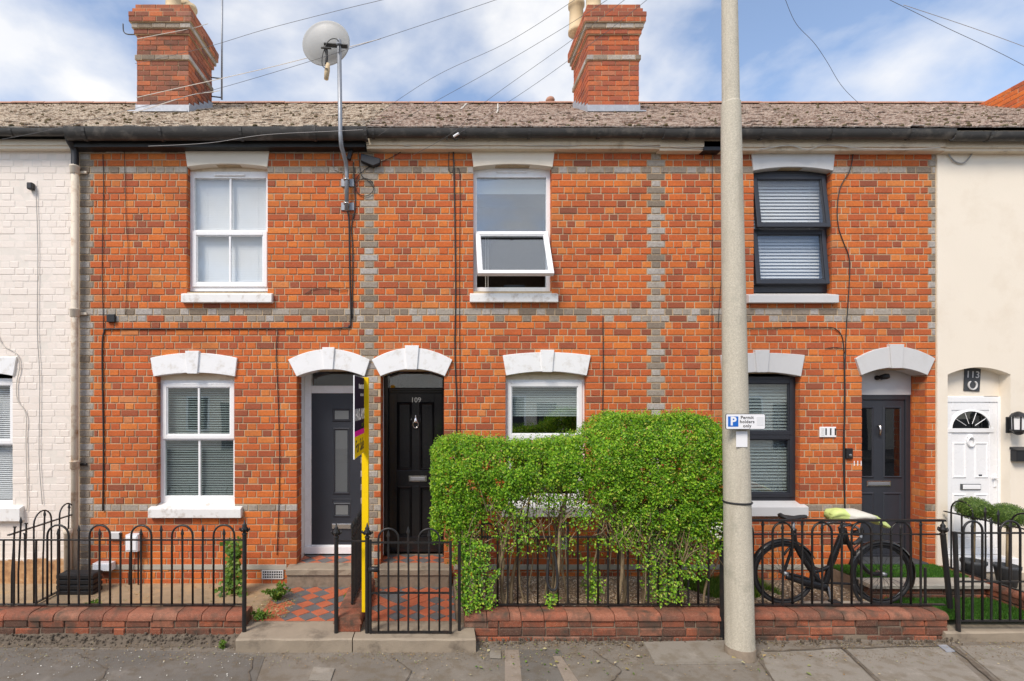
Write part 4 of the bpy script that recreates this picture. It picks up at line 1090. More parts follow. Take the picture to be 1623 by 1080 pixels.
def tiled(parent_name, x0, x1, y0, y1, z, s=.149, seed=0, skip=None):
    """red and black quarry tiles laid on the diagonal, each its own piece"""
    rr = random.Random(seed); h = s*math.sqrt(2)
    fl = structure(parent_name, MB().box(x0, x1, y0, y1, z-.02, z-.001), M['mortar_dark'])
    def clip(poly):
        for ax, lim, sg in ((0,x0,1),(0,x1,-1),(1,y0,1),(1,y1,-1)):
            o = []
            for i in range(len(poly)):
                a, b = poly[i-1], poly[i]; da, db = sg*(a[ax]-lim), sg*(b[ax]-lim)
                if da >= 0: o.append(a)
                if (da >= 0) != (db >= 0):
                    t = da/(da-db); o.append((a[0]+(b[0]-a[0])*t, a[1]+(b[1]-a[1])*t))
            poly = o
            if len(poly) < 3: return []
        return poly
    nx, ny = int((x1-x0)/h)+2, int((y1-y0)/h)*2+4
    for j in range(-1, ny):
        for i in range(-1, nx):
            cx_ = x0 + i*h + (h/2 if j % 2 else 0); cy_ = y0 + j*h/2; r = h/2-.0035
            poly = clip([(cx_,cy_-r),(cx_+r,cy_),(cx_,cy_+r),(cx_-r,cy_)])
            if len(poly) < 3: continue
            ar = abs(sum(poly[k-1][0]*poly[k][1]-poly[k][0]*poly[k-1][1] for k in range(len(poly))))/2
            if ar < .0006: continue
            black = j % 2 == 1
            if rr.random() < .04: black = not black
            dz = rr.uniform(-.002, .003); n = len(poly)
            ca, cb = sum(p[0] for p in poly)/n, sum(p[1] for p in poly)/n
            tx, ty = rr.uniform(-.02,.02), rr.uniform(-.02,.02)
            mb = MB(); top = [(a+(ca-a)*.03, b+(cb-b)*.03, z+.006+dz+(a-ca)*tx+(b-cb)*ty) for a, b in poly]; bot = [(a,b,z-.0005) for a, b in poly]
            mb.add(top+bot, [tuple(range(n))]+[(k, k+n, (k+1) % n+n, (k+1) % n) for k in range(n)])
            part('tile', mb, M['tile_black' if black else 'tile_red'], fl, org=(ca, cb, z))
    return fl
tiled('tiled_path', -1.86, XP0-.01, -1.09, -.16, .132, seed=1)
tiled('tiled_path', XP1+.01, .21, -1.09, -.16, .132, seed=2)
tiled('tiled_porch', X(470)+.005, X(577.5)-.005, .055, .38, .356, seed=3)
tiled('tiled_porch', X(603)+.005, X(704.6)-.005, .055, .38, .356, seed=4)

def slab(name, x0, x1, y0, y1, z0, z1, mat='stone_step', label=None, cat='step', n=9):
    """worn stone: top edge slightly uneven"""
    rr = random.Random(int(x0*1000)); mb = MB(); xs = [x0+(x1-x0)*i/n for i in range(n+1)]
    fr = [(x, y0+rr.uniform(-.006,.006), z1-.012+rr.uniform(-.004,.004)) for x in xs]
    vs = [(x, y0+.004, z0) for x in xs] + fr + [(x, y0+.018, z1+rr.uniform(-.003,.003)) for x in xs] + [(x, y1, z1) for x in xs] + [(x, y1, z0) for x in xs]
    m_ = n+1; fs = []
    for r_ in range(4):
        for i in range(n): fs.append((r_*m_+i, r_*m_+i+1, (r_+1)*m_+i+1, (r_+1)*m_+i))
    fs += [tuple(r_*m_ for r_ in range(4, -1, -1)), tuple(r_*m_+n for r_ in range(5))]
    mb.add(vs, fs)
    o = part(name, mb, M[mat], None, label=label, org=((x0+x1)/2, (y0+y1)/2, z0)); o['category'] = cat
    return o
slab('stone_step', -1.90, -.795, -1.485, -1.092, 0, .128, label='worn stone step at the front of the weedy tiled path')
slab('stone_step', -.785, .385, -1.485, -1.092, 0, .128, label='worn stone step under the closed iron gate')
slab('stone_step', 5.07, 6.75, -1.265, -.93, 0, .095, label='pale stone step under the gate at the right edge')
slab('stone_step', -1.80, -.87, -.19, .052, .29, .365, label='stone doorstep in front of the anthracite door')
slab('stone_step', -.70, .17, -.19, .052, .29, .365, label='cracked stone doorstep in front of the black door')
for a, b in ((-1.79, -.88), (-.69, .16)):
    o = solo('step_riser', MB().box(a, b, -.165, .0, .0, .289), M['mortar_dark'], 'low dirty riser below the doorstep of the %s door' % ('anthracite' if a < -1 else 'black'), 'step', ((a+b)/2, -.1, .1))

# ---------------- low brick garden walls
def garden_wall(label, x0, x1, yf, yb, courses, zt, mat='brick_wall_low', cmat='brick_coping', seed=0, cop=True, ragged=0.0, perp=False, bl=.232):
    """front wall along x (or along y when perp), bricks one by one, bullnose coping on top"""
    rr = random.Random(seed)
    w = thing('garden_wall', label, 'garden wall', ((x0+x1)/2, (yf+yb)/2, 0))
    ch = .068 if cop else 0; zb = zt-ch; p = .0835
    part('core', MB().box(x0+.012, x1-.012, yf+.014, yb-.014, -.1, zb+.01), M['mortar_dark'], w)
    def run(lo, hi, z, h, mk, first):
        c = [lo]
        if first: c.append(lo+.11)
        while c[-1] < hi-.30: c.append(c[-1]+ (bl if rr.random() > .15 else bl*.5)+rr.uniform(-.006,.006))
        c.append(hi)
        for a, b in zip(c[:-1], c[1:]): mk(a, b)
    for i in range(courses):
        z1 = zb-i*p; z0 = z1-p+.010
        def mk(a, b):
            if rr.random() < ragged*i: return
            y = rr.uniform(-.006, .006)*(1+2*ragged); e = .005
            mb = MB()
            if perp: mb.cbox(a+e, b-e, 0, x1-x0, z0, z1, .008, .003).xf(lambda v: Vector((x0 + v.y + y, v.x, v.z)) if True else v)
            else: mb.cbox(a+e, b-e, yf+y, yb-.02, z0+rr.uniform(-.002,.002), z1, .008, .003)
            part('brick', mb, M[mat], w, org=((x0+x1)/2 if perp else (a+b)/2, (a+b)/2 if perp else (yf+yb)/2, z0))
        if perp: run(yf, yb, z0, p, mk, i % 2)
        else: run(x0, x1, z0, p, mk, i % 2)
    if cop:
        n = 7; hw = ((x1-x0) if perp else (yb-yf))/2+.012
        prof = [(-hw, 0)] + [(-hw+.055-.055*math.cos(t), .012+(ch-.014)*math.sin(t)) for t in [math.pi/2*i/5 for i in range(6)]]
        prof = prof + [(-a, b) for a, b in prof[::-1]]
        def mk(a, b):
            e = .004; m_ = len(prof); mb = MB(); dz = rr.uniform(-.004,.004); dy = rr.uniform(-.005,.005)
            if perp: f = lambda u, s, v: ((x0+x1)/2+u+dy, s, zb+v+dz)
            else: f = lambda u, s, v: (s, (yf+yb)/2+u+dy, zb+v+dz)
            mb.v = [f(u, a+e, v) for u, v in prof]+[f(u, b-e, v) for u, v in prof]
            mb.f = [(i, (i+1) % m_, (i+1) % m_+m_, i+m_) for i in range(m_)]+[tuple(range(m_-1,-1,-1)), tuple(range(m_,2*m_))]
            o = part('coping_brick', mb, M[cmat], w, org=((a+b)/2 if not perp else (x0+x1)/2, (yf+yb)/2 if not perp else (a+b)/2, zb)); smooth_by_angle(o, 35)
        if perp: run(yf, yb, zb, ch, mk, 0)
        else: run(x0, x1, zb, ch, mk, 0)
    return w
garden_wall('low dark brick garden wall in front of the downpipe and meter box', X05+.3, -1.90, YF, YF+.23, 3, .275, seed=1, ragged=.01, bl=.245)
garden_wall('low brick garden wall below the tall hedge', .285, 2.905, YF, YF+.23, 3, .275, seed=2)
garden_wall('crumbling low brick garden wall in front of the bicycle', 2.93, 5.13, YF+.02, YF+.25, 3, .275, seed=3, ragged=.05)
garden_wall('short brick pier wall between the two tiled paths', XP0, XP1, YF-.09, -.2, 2, .275, seed=4, perp=True)
garden_wall('low brick dividing wall beside the gate at the right edge', XD11-.01, XD11+.12, -1.2, -.02, 3, .36, seed=5, perp=True, cop=True)
garden_wall('short brick edge of the artificial grass terrace', 4.87, XD11-.03, -.62, -.5, 2, .30, seed=6, cop=False)
slab('stone_edging', 4.85, XD11-.025, -.66, -.42, .30, .345, 'stone_band', 'pale stone edging along the raised artificial grass', 'edging')
# rough mortar fillet along the foot of the left wall
def rubble(name, x0, x1, y, n, label, mat, seed, zmax=.09):
    rr = random.Random(seed); mb = MB()
    for i in range(n):
        x = rr.uniform(x0, x1); r_ = rr.choice([.003,.004,.005,.007,.011]); yy = y - abs(rr.gauss(0, .055))
        z = max(0, zmax*(1-(y-yy)/.15))*rr.random()
        mb.lathe([(r_*.7, z-.02), (r_, z+r_*.2), (r_*.8, z+r_*.6), (r_*.3, z+r_*.8)], x, yy, 6, rr.uniform(.8,1.7), rr.uniform(.7,1.3))
    o = part(name, mb, M[mat], None, label=label, kind='stuff'); return o
rubble('rubble', X05+.4, -1.95, YF-.01, 1400, 'crumbled mortar along the foot of the left wall', 'grime_dirt', 3)
rubble('rubble', .3, 5.2, YF-.01, 500, 'crumbled mortar along the foot of the right walls', 'grime_dirt', 4, .05)
fl = MB(); rr = random.Random(5)
xs = [X05+.3+i*.03 for i in range(int((-1.92-X05-.3)/.03)+1)]
vs = []
for x in xs: vs += [(x, YF+.01, .075+rr.uniform(-.006,.006)), (x, YF-.05-rr.uniform(0,.012), .032+rr.uniform(-.007,.008)), (x, YF-.12-rr.uniform(0,.02), .003)]
fl.add(vs, [(i*3+k, i*3+k+1, (i+1)*3+k+1, (i+1)*3+k) for i in range(len(xs)-1) for k in range(2)])
part('mortar_fillet', fl, M['grime_dirt'], None, kind='structure')

# ---------------- iron railings
def spear(mb, x, y, z0, s=1.0):
    mb.lathe([(.007*s,z0),(.008*s,z0+.012*s),(.019*s,z0+.030*s),(.016*s,z0+.045*s),(.006*s,z0+.082*s),(.001,z0+.09*s)], x, y, 6, 1, .55)
def finial(mb, x, y, z):
    mb.lathe([(.020,z-.02),(.028,z),(.014,z+.012),(.034,z+.035),(.037,z+.05),(.020,z+.07),(.024,z+.082),(.012,z+.10),(.004,z+.135),(.001,z+.14)], x, y, 10)
    for a in (0, 1, 2, 3):
        c_, s_ = math.cos(a*math.pi/2), math.sin(a*math.pi/2)
        mb.tube([(x+c_*.022, y+s_*.022, z+.02), (x+c_*.05, y+s_*.05, z+.045), (x+c_*.045, y+s_*.045, z+.06)], [.010,.011,.006], 5)
def hoop_pts(p0, p1, zr, zt, n=10, up=Vector((0,0,1))):
    mid = (p0+p1)/2; h = (p1-p0)/2; o = []
    rv = h.length
    z1 = max(zr, zt-rv)
    for i in range(n+1):
        a = math.pi*i/n; o.append(Vector((mid.x, mid.y, z1)) - h*math.cos(a) + up*(math.sin(a)*(zt-z1)))
    return o
def railing(label, A_, B_, bars, zb, zr, zt, pattern, base=None, extra=(), lean=0.0, seed=0, rails=None, group=None, name='railing', r=.0105, name_bar='baluster'):
    """A_->B_ (x,y) ends; bars: fractions along; pattern per bar: h hoop start, s spear in hoop, e hoop end, t spear, b broken, . plain"""
    rr = random.Random(seed); A2, B2 = Vector((A_[0],A_[1],0)), Vector((B_[0],B_[1],0))
    t = thing(name, label, 'gate' if name == 'iron_gate' else 'railing', (A_[0], A_[1], zb), group)
    at = lambda f: A2+(B2-A2)*f
    u = (B2-A2).normalized(); nrm = Vector((-u.y, u.x, 0))
    for z_, hh, dd in (rails or ((zr, .006, .014), (zb+.012, .006, .016))):
        q = MB(); a, b = A2, B2
        q.add([(a+nrm*dd*s1+Vector((0,0,z_+hh*s2))) for s1, s2 in ((-1,-1),(1,-1),(1,1),(-1,1))]+[(b+nrm*dd*s1+Vector((0,0,z_+hh*s2))) for s1, s2 in ((-1,-1),(1,-1),(1,1),(-1,1))],
              [(3,2,1,0),(4,5,6,7)]+[(i,(i+1)%4,(i+1)%4+4,i+4) for i in range(4)])
        part('rail', q, M['iron_black'], t)
    i = 0
    while i < len(bars):
        p = at(bars[i]); k = pattern[i] if i < len(pattern) else '.'
        lx_ = u*lean*rr.uniform(.3,1)
        if k == 'h':
            j = next((n for n in range(i+1, len(bars)) if pattern[n] == 'e'), None)
            q = at(bars[j])
            hp = hoop_pts(p, q, zr, zt+rr.uniform(-.004,.004))
            part('hoop', MB().tube([p+Vector((0,0,zb))]+hp+[q+Vector((0,0,zb))], r, 6), M['iron_black'], t, smooth=True, org=tuple(p+Vector((0,0,zb))))
        elif k != 'e':
            top = {'s': zr+.05, 't': zr+.085, 'b': zr+.07, '.': zr}[k]
            w_ = u*rr.uniform(-.004,.004)
            mb = MB().tube([p+Vector((0,0,zb)), p+w_+Vector((0,0,(zb+zr)/2)), p+lx_+Vector((0,0,top))], r, 6)
            e = p+lx_
            if k in 'st': spear(mb, e.x, e.y, top-.02)
            if k == 'b': mb.box(e.x-.014, e.x+.014, e.y-.008, e.y+.008, top-.012, top)
            part(name_bar, mb, M['iron_black'], t, org=tuple(p+Vector((0,0,zb))))
        i += 1
    for (x_, y_, z0, z1, rad, fin, ln) in extra:
        mb = MB().tube([(x_, y_, z0), (x_+ln, y_, z1)], rad, 8)
        ps = part('post', mb, M['iron_black'], t, org=(x_, y_, z0))
        if fin:
            q = MB(); finial(q, x_+ln, y_, z1); part('finial', q, M['iron_black'], ps, smooth=True)
    return t
dF = 5.32; YR = dF-D; zB = .285
def fr(pxs, a, b, d): return [(X(p_, d)-a)/(b-a) for p_ in pxs]
ZR, ZT = Z(856, dF), Z(832.5, dF)
# 107 front
a, b = X05+.35, X(386, dF)
pxs = [-112,-95,-78,-61,-44,-27,-10,6,22,39.5,57.5,75,92,109,125,142,158,174.5,191,208,223.5,240,255.5,272.5,289,305.5,321.5,338.5,355,371.5]
pat = 'hsethsethset..hseth' + 'sebhsethsethse'
pat = list('hsethse'+'t'+'b.b'+'hse'+'t'+'.'*0)
pat = ['h','s','e','t','h','s','e', '.', '.', 'b', '.', 'h', 's', 'e', 't', 'h','s','e','b','h','s','e','t','h','s','e','t','h','s','e']
railing('black hooped railing with one broken bar on the far left garden wall', (a, YR), (b, YR), fr(pxs, a, b, dF), zB, ZR, ZT, pat,
        extra=[(X(387, 5.08), 5.08-D, .0, Z(846, 5.08), .022, True, .004)], seed=1)
# 109 front, behind the hedge stems
a, b = X(733, dF), X(1144, dF)
pxs = [741+i*15.9 for i in range(26)]; pat = (list('.hse')*7)[:26]
while pat[-1] != 'e' and pat[-1] != '.': pat.pop()
pxs = pxs[:len(pat)]
railing('black hooped railing with the hedge growing through it', (a, YR), (b, YR), fr(pxs, a, b, dF), zB, Z(851, dF), Z(829, dF), pat,
        extra=[(X(728, 5.1), 5.1-D, .12, Z(858, 5.1), .016, False, 0), (X(735, dF), YR, zB-.02, Z(840, dF), .016, False, 0), (X(1144, 5.15), 5.15-D, .0, Z(826, 5.15), .020, False, 0)], seed=2)
# 111 front with the extra flat bar on the hoops
a, b = X(1150, dF), X(1497, dF)
pxs = [1162+i*15.65 for i in range(22)]; pat = (list('hset')*6)[:22]
while pat[-1] == 'h' or pat[-1] == 's': pat.pop()
pxs = pxs[:len(pat)]
t111 = railing('black railing with a flat top bar in front of the bicycle', (a, YR), (b, YR), fr(pxs, a, b, dF), zB, Z(847, dF), Z(828, dF), pat,
        rails=((Z(847, dF), .006, .014), (zB+.012, .006, .016), (Z(825, dF), .010, .020)),
        extra=[(X(1506, dF), YR, .26, Z(846, dF), .024, True, -.075), (X(1481, dF), YR+.1, .2, Z(905, dF), .012, False, .0)], seed=3)
# posts between the tiled paths, the little front rail and the perpendicular railing
dP = 5.05
railing('short black railing between two finial posts beside the for sale post', (X(535, dP), dP-D), (X(580, dP), dP-D), [], .135, Z(858, dP), Z(840, dP), [],
        rails=((Z(858, dP), .007, .012),), extra=[(X(533, dP), dP-D, .128, Z(851, dP), .021, True, 0), (X(582, dP), dP-D, .128, Z(851, dP), .021, True, 0)], seed=4)
xs_ = -.865
railing('short black spear railing running back to the house beside the for sale post', (xs_, -1.05), (xs_, -.22), [.02+.118*i for i in range(9)], .28, .985, 1.13, list('tttstttst'), seed=5, rails=((.985,.006,.010),(.30,.006,.012)))
# left and right dividing railings
railing('bent and rusty hooped railing between the white house and the brick house', (XD05-.01, -1.04), (XD05-.01, -.04), [.04,.13,.22,.34,.47,.6,.73,.86,.97], .14, 1.0, 1.15, list('btbhteht')[:6]+['h','t','e'], lean=.05, seed=6, r=.009)
railing('tall hooped railing between the bicycle house and the cream house', (XD11+.055, -1.1), (XD11+.055, -.05), [.03,.16,.30,.42,.55,.68,.80,.92], .35, 1.03, 1.20, list('hsetthse'), seed=7, r=.009)
# gates
dG = 5.03; a, b = X(587, dG), X(716, dG)
railing('closed black iron gate with hoops and spears below the black front door', (a, dG-D), (b, dG-D), fr([600,615.5,631.5,647,663.5,680,696.5], a, b, dG), Z(1002, dG), Z(860, dG), Z(838.5, dG), list('hsethse'),
        rails=((Z(860,dG),.008,.010),(Z(940,dG),.007,.010),(Z(1002,dG),.008,.010)), extra=[(X(587,dG), dG-D, .135, Z(856,dG), .014, False, 0), (X(714,dG), dG-D, .135, Z(858,dG), .014, False, 0)], seed=8, name='iron_gate')
lt = MB().tube([(X(585,dG), dG-D-.005, Z(902,dG)), (X(600,dG), dG-D-.02, Z(902,dG))], .028, 8); 
solo('gate_lock', lt, M['iron_black'], 'black lock case at the left side of the closed iron gate', 'lock', (X(592,dG), dG-D, Z(902,dG)), smooth=True)
dG = 5.16; a, b = X(1518, dG), X(1660, dG)
railing('black iron gate with hoops at the right edge of the picture', (a, dG-D), (b, dG-D), fr([1527,1541,1557,1571,1585,1601,1617,1632,1647], a, b, dG), Z(984, dG), Z(845, dG), Z(826, dG), list('hsethsehe')[:7]+['t','.'],
        rails=((Z(845,dG),.008,.010),(Z(922,dG),.007,.010),(Z(984,dG),.008,.010)), extra=[(X(1519,dG), dG-D, .095, Z(843,dG), .020, False, -.035), (X(1660,dG), dG-D, .095, Z(843,dG), .016, False, 0)], seed=9, name='iron_gate')

# ---------------- foliage helpers
def leaf_quad(mb, c, nrm, size, rr, wid=.55):
    n = Vector(nrm).normalized()
    a = n.orthogonal().normalized(); th = rr.uniform(0, 6.283)
    u = (a*math.cos(th)+n.cross(a)*math.sin(th)); v = n.cross(u)
    l, w = size, size*wid*.5
    c = Vector(c); b = len(mb.v); f = size*.12
    for p in (c, c+u*l*.5+v*w+n*f, c+u*l, c+u*l*.5-v*w+n*f): mb.v.append(p[:])
    mb.f.append((b, b+1, b+2)); mb.f.append((b, b+2, b+3))
def rdir(rr):
    z = rr.uniform(-1,1); a = rr.uniform(0, 6.283); s = math.sqrt(1-z*z)
    return Vector((s*math.cos(a), s*math.sin(a), z))
from mathutils import noise as mn

# ---------------- the hedge
hd = thing('hedge', 'tall clipped privet hedge growing behind the iron railing', 'hedge', (1.45, -.95, .215))
HX0, HX1 = -.03, 3.03
def hedge_top(x):
    t = min(1, max(0, (x-1.45)/.45)); t = t*t*(3-2*t)
    return 1.98+.27*t + .025*math.sin(x*5) - .24*max(0, (x-2.5)/.53)**2 - .05*max(0, (.15-x)/.15)**2
def hedge_bot(x, y=0):
    """lower edge of the leafy mass"""
    b = 1.30
    if x < .55: b = .93+.35*max(0, (x-.15)/.4)
    elif x < .95: b = 1.28
    elif x < 1.6: b = 1.33
    elif x < 2.2: b = 1.28-.25*(x-1.6)
    elif x < 2.75: b = 1.06
    else: b = 1.02
    return b + .10*mn.noise(Vector((x*4, y*4, 3.1)))
HYF, HYB = -1.42, -.62
rr = random.Random(21); mb = MB(); cnt = 0
def lumpf(x, y, z): return .05*mn.noise(Vector((x*3.2, y*3.2, z*3.2))) + .028*mn.noise(Vector((x*9, y*9, z*9)))
def front(x, z):
    zt_, zb_ = hedge_top(x), hedge_bot(x)
    return HYF + .12 - .12*min(1, max(0, (z-zb_)/.5)) + (.05 if x < 1.55 else 0) + (.30*max(0, (z-zt_+.32)/.32)**2) + .10*max(0, 1-(x-HX0)/.15)**2 + .12*max(0, 1-(HX1-x)/.18)**2
def gap(x, z):
    """leaf share near the lower edge and in the thin place in front of the sill"""
    t = (z-hedge_bot(x))/.20
    g_ = 0.0 if t < -.35 else min(1, max(.10, .2+.8*t))
    if .85 < x < 1.62 and z < 1.52: g_ *= .38+.5*max(0, (z-1.40)/.12)
    return g_
while cnt < 62000:                     # front face
    x = rr.uniform(HX0, HX1); z = rr.uniform(.95, 2.3)
    if z > hedge_top(x)+.01 or rr.random() > gap(x, z): continue
    dep = rr.expovariate(1/.06); y = front(x, z) + lumpf(x, 0, z) + dep
    if rr.random() > .05+1.35*max(0, .42+mn.noise(Vector((x*7, 5, z*7)))+.4*mn.noise(Vector((x*16, 2, z*16)))): continue
    leaf_quad(mb, (x, y, z), Vector((0,-1,.55))+rdir(rr)*.95, (rr.uniform(.012,.026) if rr.random() < .55 else rr.uniform(.022,.037)), rr, rr.uniform(.5,.72)); cnt += 1
for i in range(15000):                 # top
    x = rr.uniform(HX0, HX1); y = rr.uniform(HYF+.1, HYB); z = hedge_top(x)+lumpf(x, y, 2)-rr.expovariate(1/.04)
    if y < front(x, z): continue
    leaf_quad(mb, (x, y, z), Vector((0,-.2,1))+rdir(rr)*.9, rr.uniform(.016,.036), rr, .6)
for i in range(9000):                  # ends
    s_ = i % 2; z = rr.uniform(.95, 2.25); y = rr.uniform(HYF+.05, HYB); x = (HX0+rr.expovariate(1/.05)) if s_ else (HX1-rr.expovariate(1/.05))
    x += lumpf(x, y, z)
    if z > hedge_top(x) or rr.random() > gap(x, z) or y < front(x, z)-.02: continue
    leaf_quad(mb, (x, y, z), Vector((-1 if s_ else 1, -.4, .4))+rdir(rr)*.9, rr.uniform(.018,.038), rr, .6)
for i in range(20000):                 # inside and back
    x = rr.uniform(HX0+.04, HX1-.04); z = rr.uniform(1.0, 2.25); y = rr.uniform(HYF+.18, HYB)
    if z > hedge_top(x)-.02 or rr.random() > gap(x, z)*.9: continue
    leaf_quad(mb, (x, y, z), Vector((0,-.6,.4))+rdir(rr), rr.uniform(.026,.050), rr, .65)
# young shoots standing out of the top and the leafy stems reaching down
for i in range(420):
    x = rr.uniform(HX0+.02, HX1-.02); y = rr.uniform(HYF+.1, HYB-.05); z = hedge_top(x); h = rr.uniform(.02, .075)
    for j in range(6):
        leaf_quad(mb, (x+rr.gauss(0,.006), y+rr.gauss(0,.006), z+h*j/5), Vector((rr.gauss(0,.6),-.4,.7)), rr.uniform(.014,.026), rr)
def leafy(x, y, z0, z1, rad, n):
    for i in range(n):
        z = rr.uniform(z0, z1); p = rdir(rr)*rad*rr.random()**.6
        leaf_quad(mb, (x+p.x+.05*math.sin(z*7+x*3), y+p.y, z), p+Vector((0,-.6,.5)), rr.uniform(.018,.036), rr, .62)
for (x, y, z0, z1, rad, n) in ((.34,-1.22,.28,1.0,.10,900),(.46,-1.2,.3,.95,.09,420),(.24,-1.2,.75,1.1,.12,520),(.6,-1.18,.3,.7,.07,160),(2.45,-1.12,.35,1.25,.18,700),(2.2,-1.15,.7,1.2,.2,380),(1.9,-1.12,.9,1.25,.2,500),(2.5,-1.0,.3,.9,.2,350),(2.62,-1.2,.6,1.2,.15,500),(2.3,-1.05,.3,.7,.14,220),(2.8,-1.2,.85,1.2,.12,520),(1.62,-1.0,.3,.75,.10,260),(1.2,-1.1,.25,.42,.08,120),(.9,-1.15,.95,1.3,.2,260),(2.0,-1.1,.95,1.35,.25,520),(1.5,-1.15,1.1,1.4,.25,300)):
    leafy(x, y, z0, z1, rad, n)
for i in range(8500):                 # loose leaves on the twigs below the dense mass
    x = rr.uniform(.1, 2.95); z = rr.uniform(.86, 1.42); y = rr.uniform(-1.34, -.85)
    if mn.noise(Vector((x*5, y*5, z*5))) < .02 or (.95 < x < 1.55 and 1.2 < z < 1.38 and rr.random() < .6): continue
    leaf_quad(mb, (x, y, z), Vector((0,-.8,.5))+rdir(rr), rr.uniform(.014,.034), rr, .6)
part('foliage', mb, M['leaf_hedge'], hd, kind='stuff')
sb = MB(); rs = random.Random(4)
for i in range(34):
    x = [.34,.42,.52,.62,.68,.78,.95,1.12,1.25,1.38,1.47,1.55,1.7,1.82,1.95,2.1,2.2,2.28,2.36,2.45,2.52,2.6,2.66,2.74][i % 24] + rs.uniform(-.05,.05); y = rs.uniform(-1.06,-.86)
    pts = [Vector((x, y, .19))]; n = 6; tx = rs.uniform(-.45,.45); z_end = hedge_bot(x)+rs.uniform(.15,.5)
    for k in range(1, n+1):
        f_ = k/n; pts.append(Vector((x+tx*f_*.6+.03*math.sin(5*f_+i), y-.12*f_*rs.uniform(.3,1)+.03*math.cos(7*f_+i), .19+(z_end-.19)*f_)))
    r0 = rs.choice([.009,.011,.013,.017,.023])
    st_ = part('stem', MB().tube(spline(pts, 3), [r0*(1-.55*k/(n*3)) for k in range(n*3+1)], 6), M['bark'], hd, smooth=True, org=tuple(pts[0]))
    for b_ in range(rs.randint(1,3)):
        k = rs.randint(2, 5); p = pts[k]; dv = Vector((rs.uniform(-.3,.3), rs.uniform(-.2,.15), rs.uniform(.12,.4)))
        bp = [p, p+dv*.5+rdir(rs)*.03, p+dv]
        part('twig', MB().tube(spline(bp, 3), [.007,.0065,.006,.0055,.005,.0045,.003], 5), M['bark'], st_, smooth=True)
tw = MB(); rt = random.Random(8)
for i in range(620):
    x = rt.uniform(.2, 2.9) if i % 2 else rt.uniform(1.7, 2.75); y = rt.uniform(-1.3, -.8); z = hedge_bot(x)+rt.uniform(-.35, .22)
    dv = Vector((rt.uniform(-.16,.16), rt.uniform(-.08,.08), rt.uniform(.06,.30))); p = Vector((x,y,z))
    tw.tube([p, p+dv*.5+rdir(rt)*.025, p+dv], [.0045,.0035,.002], 4)
part('twigs', tw, M['bark'], hd, kind='stuff')
bl = MB()
for i in range(60):
    c_ = Vector((2.78+rr.gauss(0,.03), -1.33+rr.gauss(0,.03), 1.14+rr.uniform(-.09,.09)))
    leaf_quad(bl, c_, rdir(rr)+Vector((0,-.6,0)), .022, rr, .8)
part('blossom', bl, M['petal_white'], hd, kind='stuff')

# gravel and litter under the hedge
def pebbles(name, n, fn, rad, mat, label, seed):
    rr = random.Random(seed); mb = MB()
    for i in range(n):
        x, y, z = fn(rr); r_ = rr.uniform(*rad); a = rr.uniform(0, 6.28)
        ux, uy = math.cos(a)*r_, math.sin(a)*r_; h_ = r_*rr.uniform(.3,.6)
        b = len(mb.v)
        mb.v += [(x+ux,y+uy,z),(x-uy*.7,y+ux*.7,z+h_*.3),(x-ux,y-uy,z),(x+uy*.7,y-ux*.7,z+h_*.2),(x+jit(r_*.3),y+jit(r_*.3),z+h_)]
        mb.f += [(b,b+1,b+4),(b+1,b+2,b+4),(b+2,b+3,b+4),(b+3,b,b+4)]
    o = part(name, mb, M[mat], None, label=label, kind='stuff'); return o
pebbles('gravel', 9000, lambda r_: (r_.uniform(.25, 2.88), r_.uniform(-1.0, -.02), .214+r_.uniform(0,.006)), (.006,.016), 'gravel', 'tan gravel covering the bed under the hedge', 1)
pebbles('bark_chips', 3500, lambda r_: (r_.uniform(2.93, 4.85), r_.uniform(-1.0, -.1), .169+r_.uniform(0,.006)), (.006,.018), 'gravel', 'earth and chippings under the bicycle', 2)

# ---------------- artificial grass
def lawn(name, x0, x1, y0, y1, z, n, label, seed, h=(.015,.035), mask=None):
    rr = random.Random(seed); mb = MB()
    mb.add([(x0,y0,z),(x1,y0,z),(x1,y1,z),(x0,y1,z)], [(0,1,2,3)])
    for i in range(n):
        x, y = rr.uniform(x0,x1), rr.uniform(y0,y1)
        if mask and not mask(x, y): continue
        a = rr.uniform(0,6.28); w = .003; hh = rr.uniform(*h); b = len(mb.v)
        mb.v += [(x+w*math.cos(a),y+w*math.sin(a),z),(x-w*math.cos(a),y-w*math.sin(a),z),(x+rr.gauss(0,.008),y+rr.gauss(0,.008),z+hh)]; mb.f.append((b,b+1,b+2))
    return part(name, mb, M['grass_artificial'], None, label=label, kind='stuff')
lawn('artificial_grass', 4.86, XD11-.03, -.43, -.002, .350, 16000, 'artificial grass on the terrace by the dark door', 1)
lawn('artificial_grass', 5.0, XD11-.02, -1.16, -.63, .178, 20000, 'artificial grass behind the right gate', 2)
def gm(x, y): return mn.noise(Vector((x*2.2, y*2.2, 1))) > -.05
lw_ = MB(); rr = random.Random(9)
for i in range(15000):
    x, y = rr.uniform(2.93,3.95), rr.uniform(-1.0,-.02)
    if y < -.42 + .45*mn.noise(Vector((x*3,0,2))) - .5*(x-3.2)*(0.6): continue
    a = rr.uniform(0,6.28); w = .004; hh = rr.uniform(.03,.10); b = len(lw_.v)
    lw_.v += [(x+w*math.cos(a),y+w*math.sin(a),.168),(x-w*math.cos(a),y-w*math.sin(a),.168),(x+rr.gauss(0,.02),y+rr.gauss(0,.02),.168+hh)]; lw_.f.append((b,b+1,b+2))
part('grass', lw_, M['leaf_weed'], None, label='fresh green grass growing behind the bicycle', kind='stuff')
# white concrete slab and paper litter below the front wheel
slab('paving_slab', 4.0, 4.75, -1.0, -.72, .15, .192, 'stone_band', 'pale broken slab lying under the front wheel of the bicycle', 'slab')

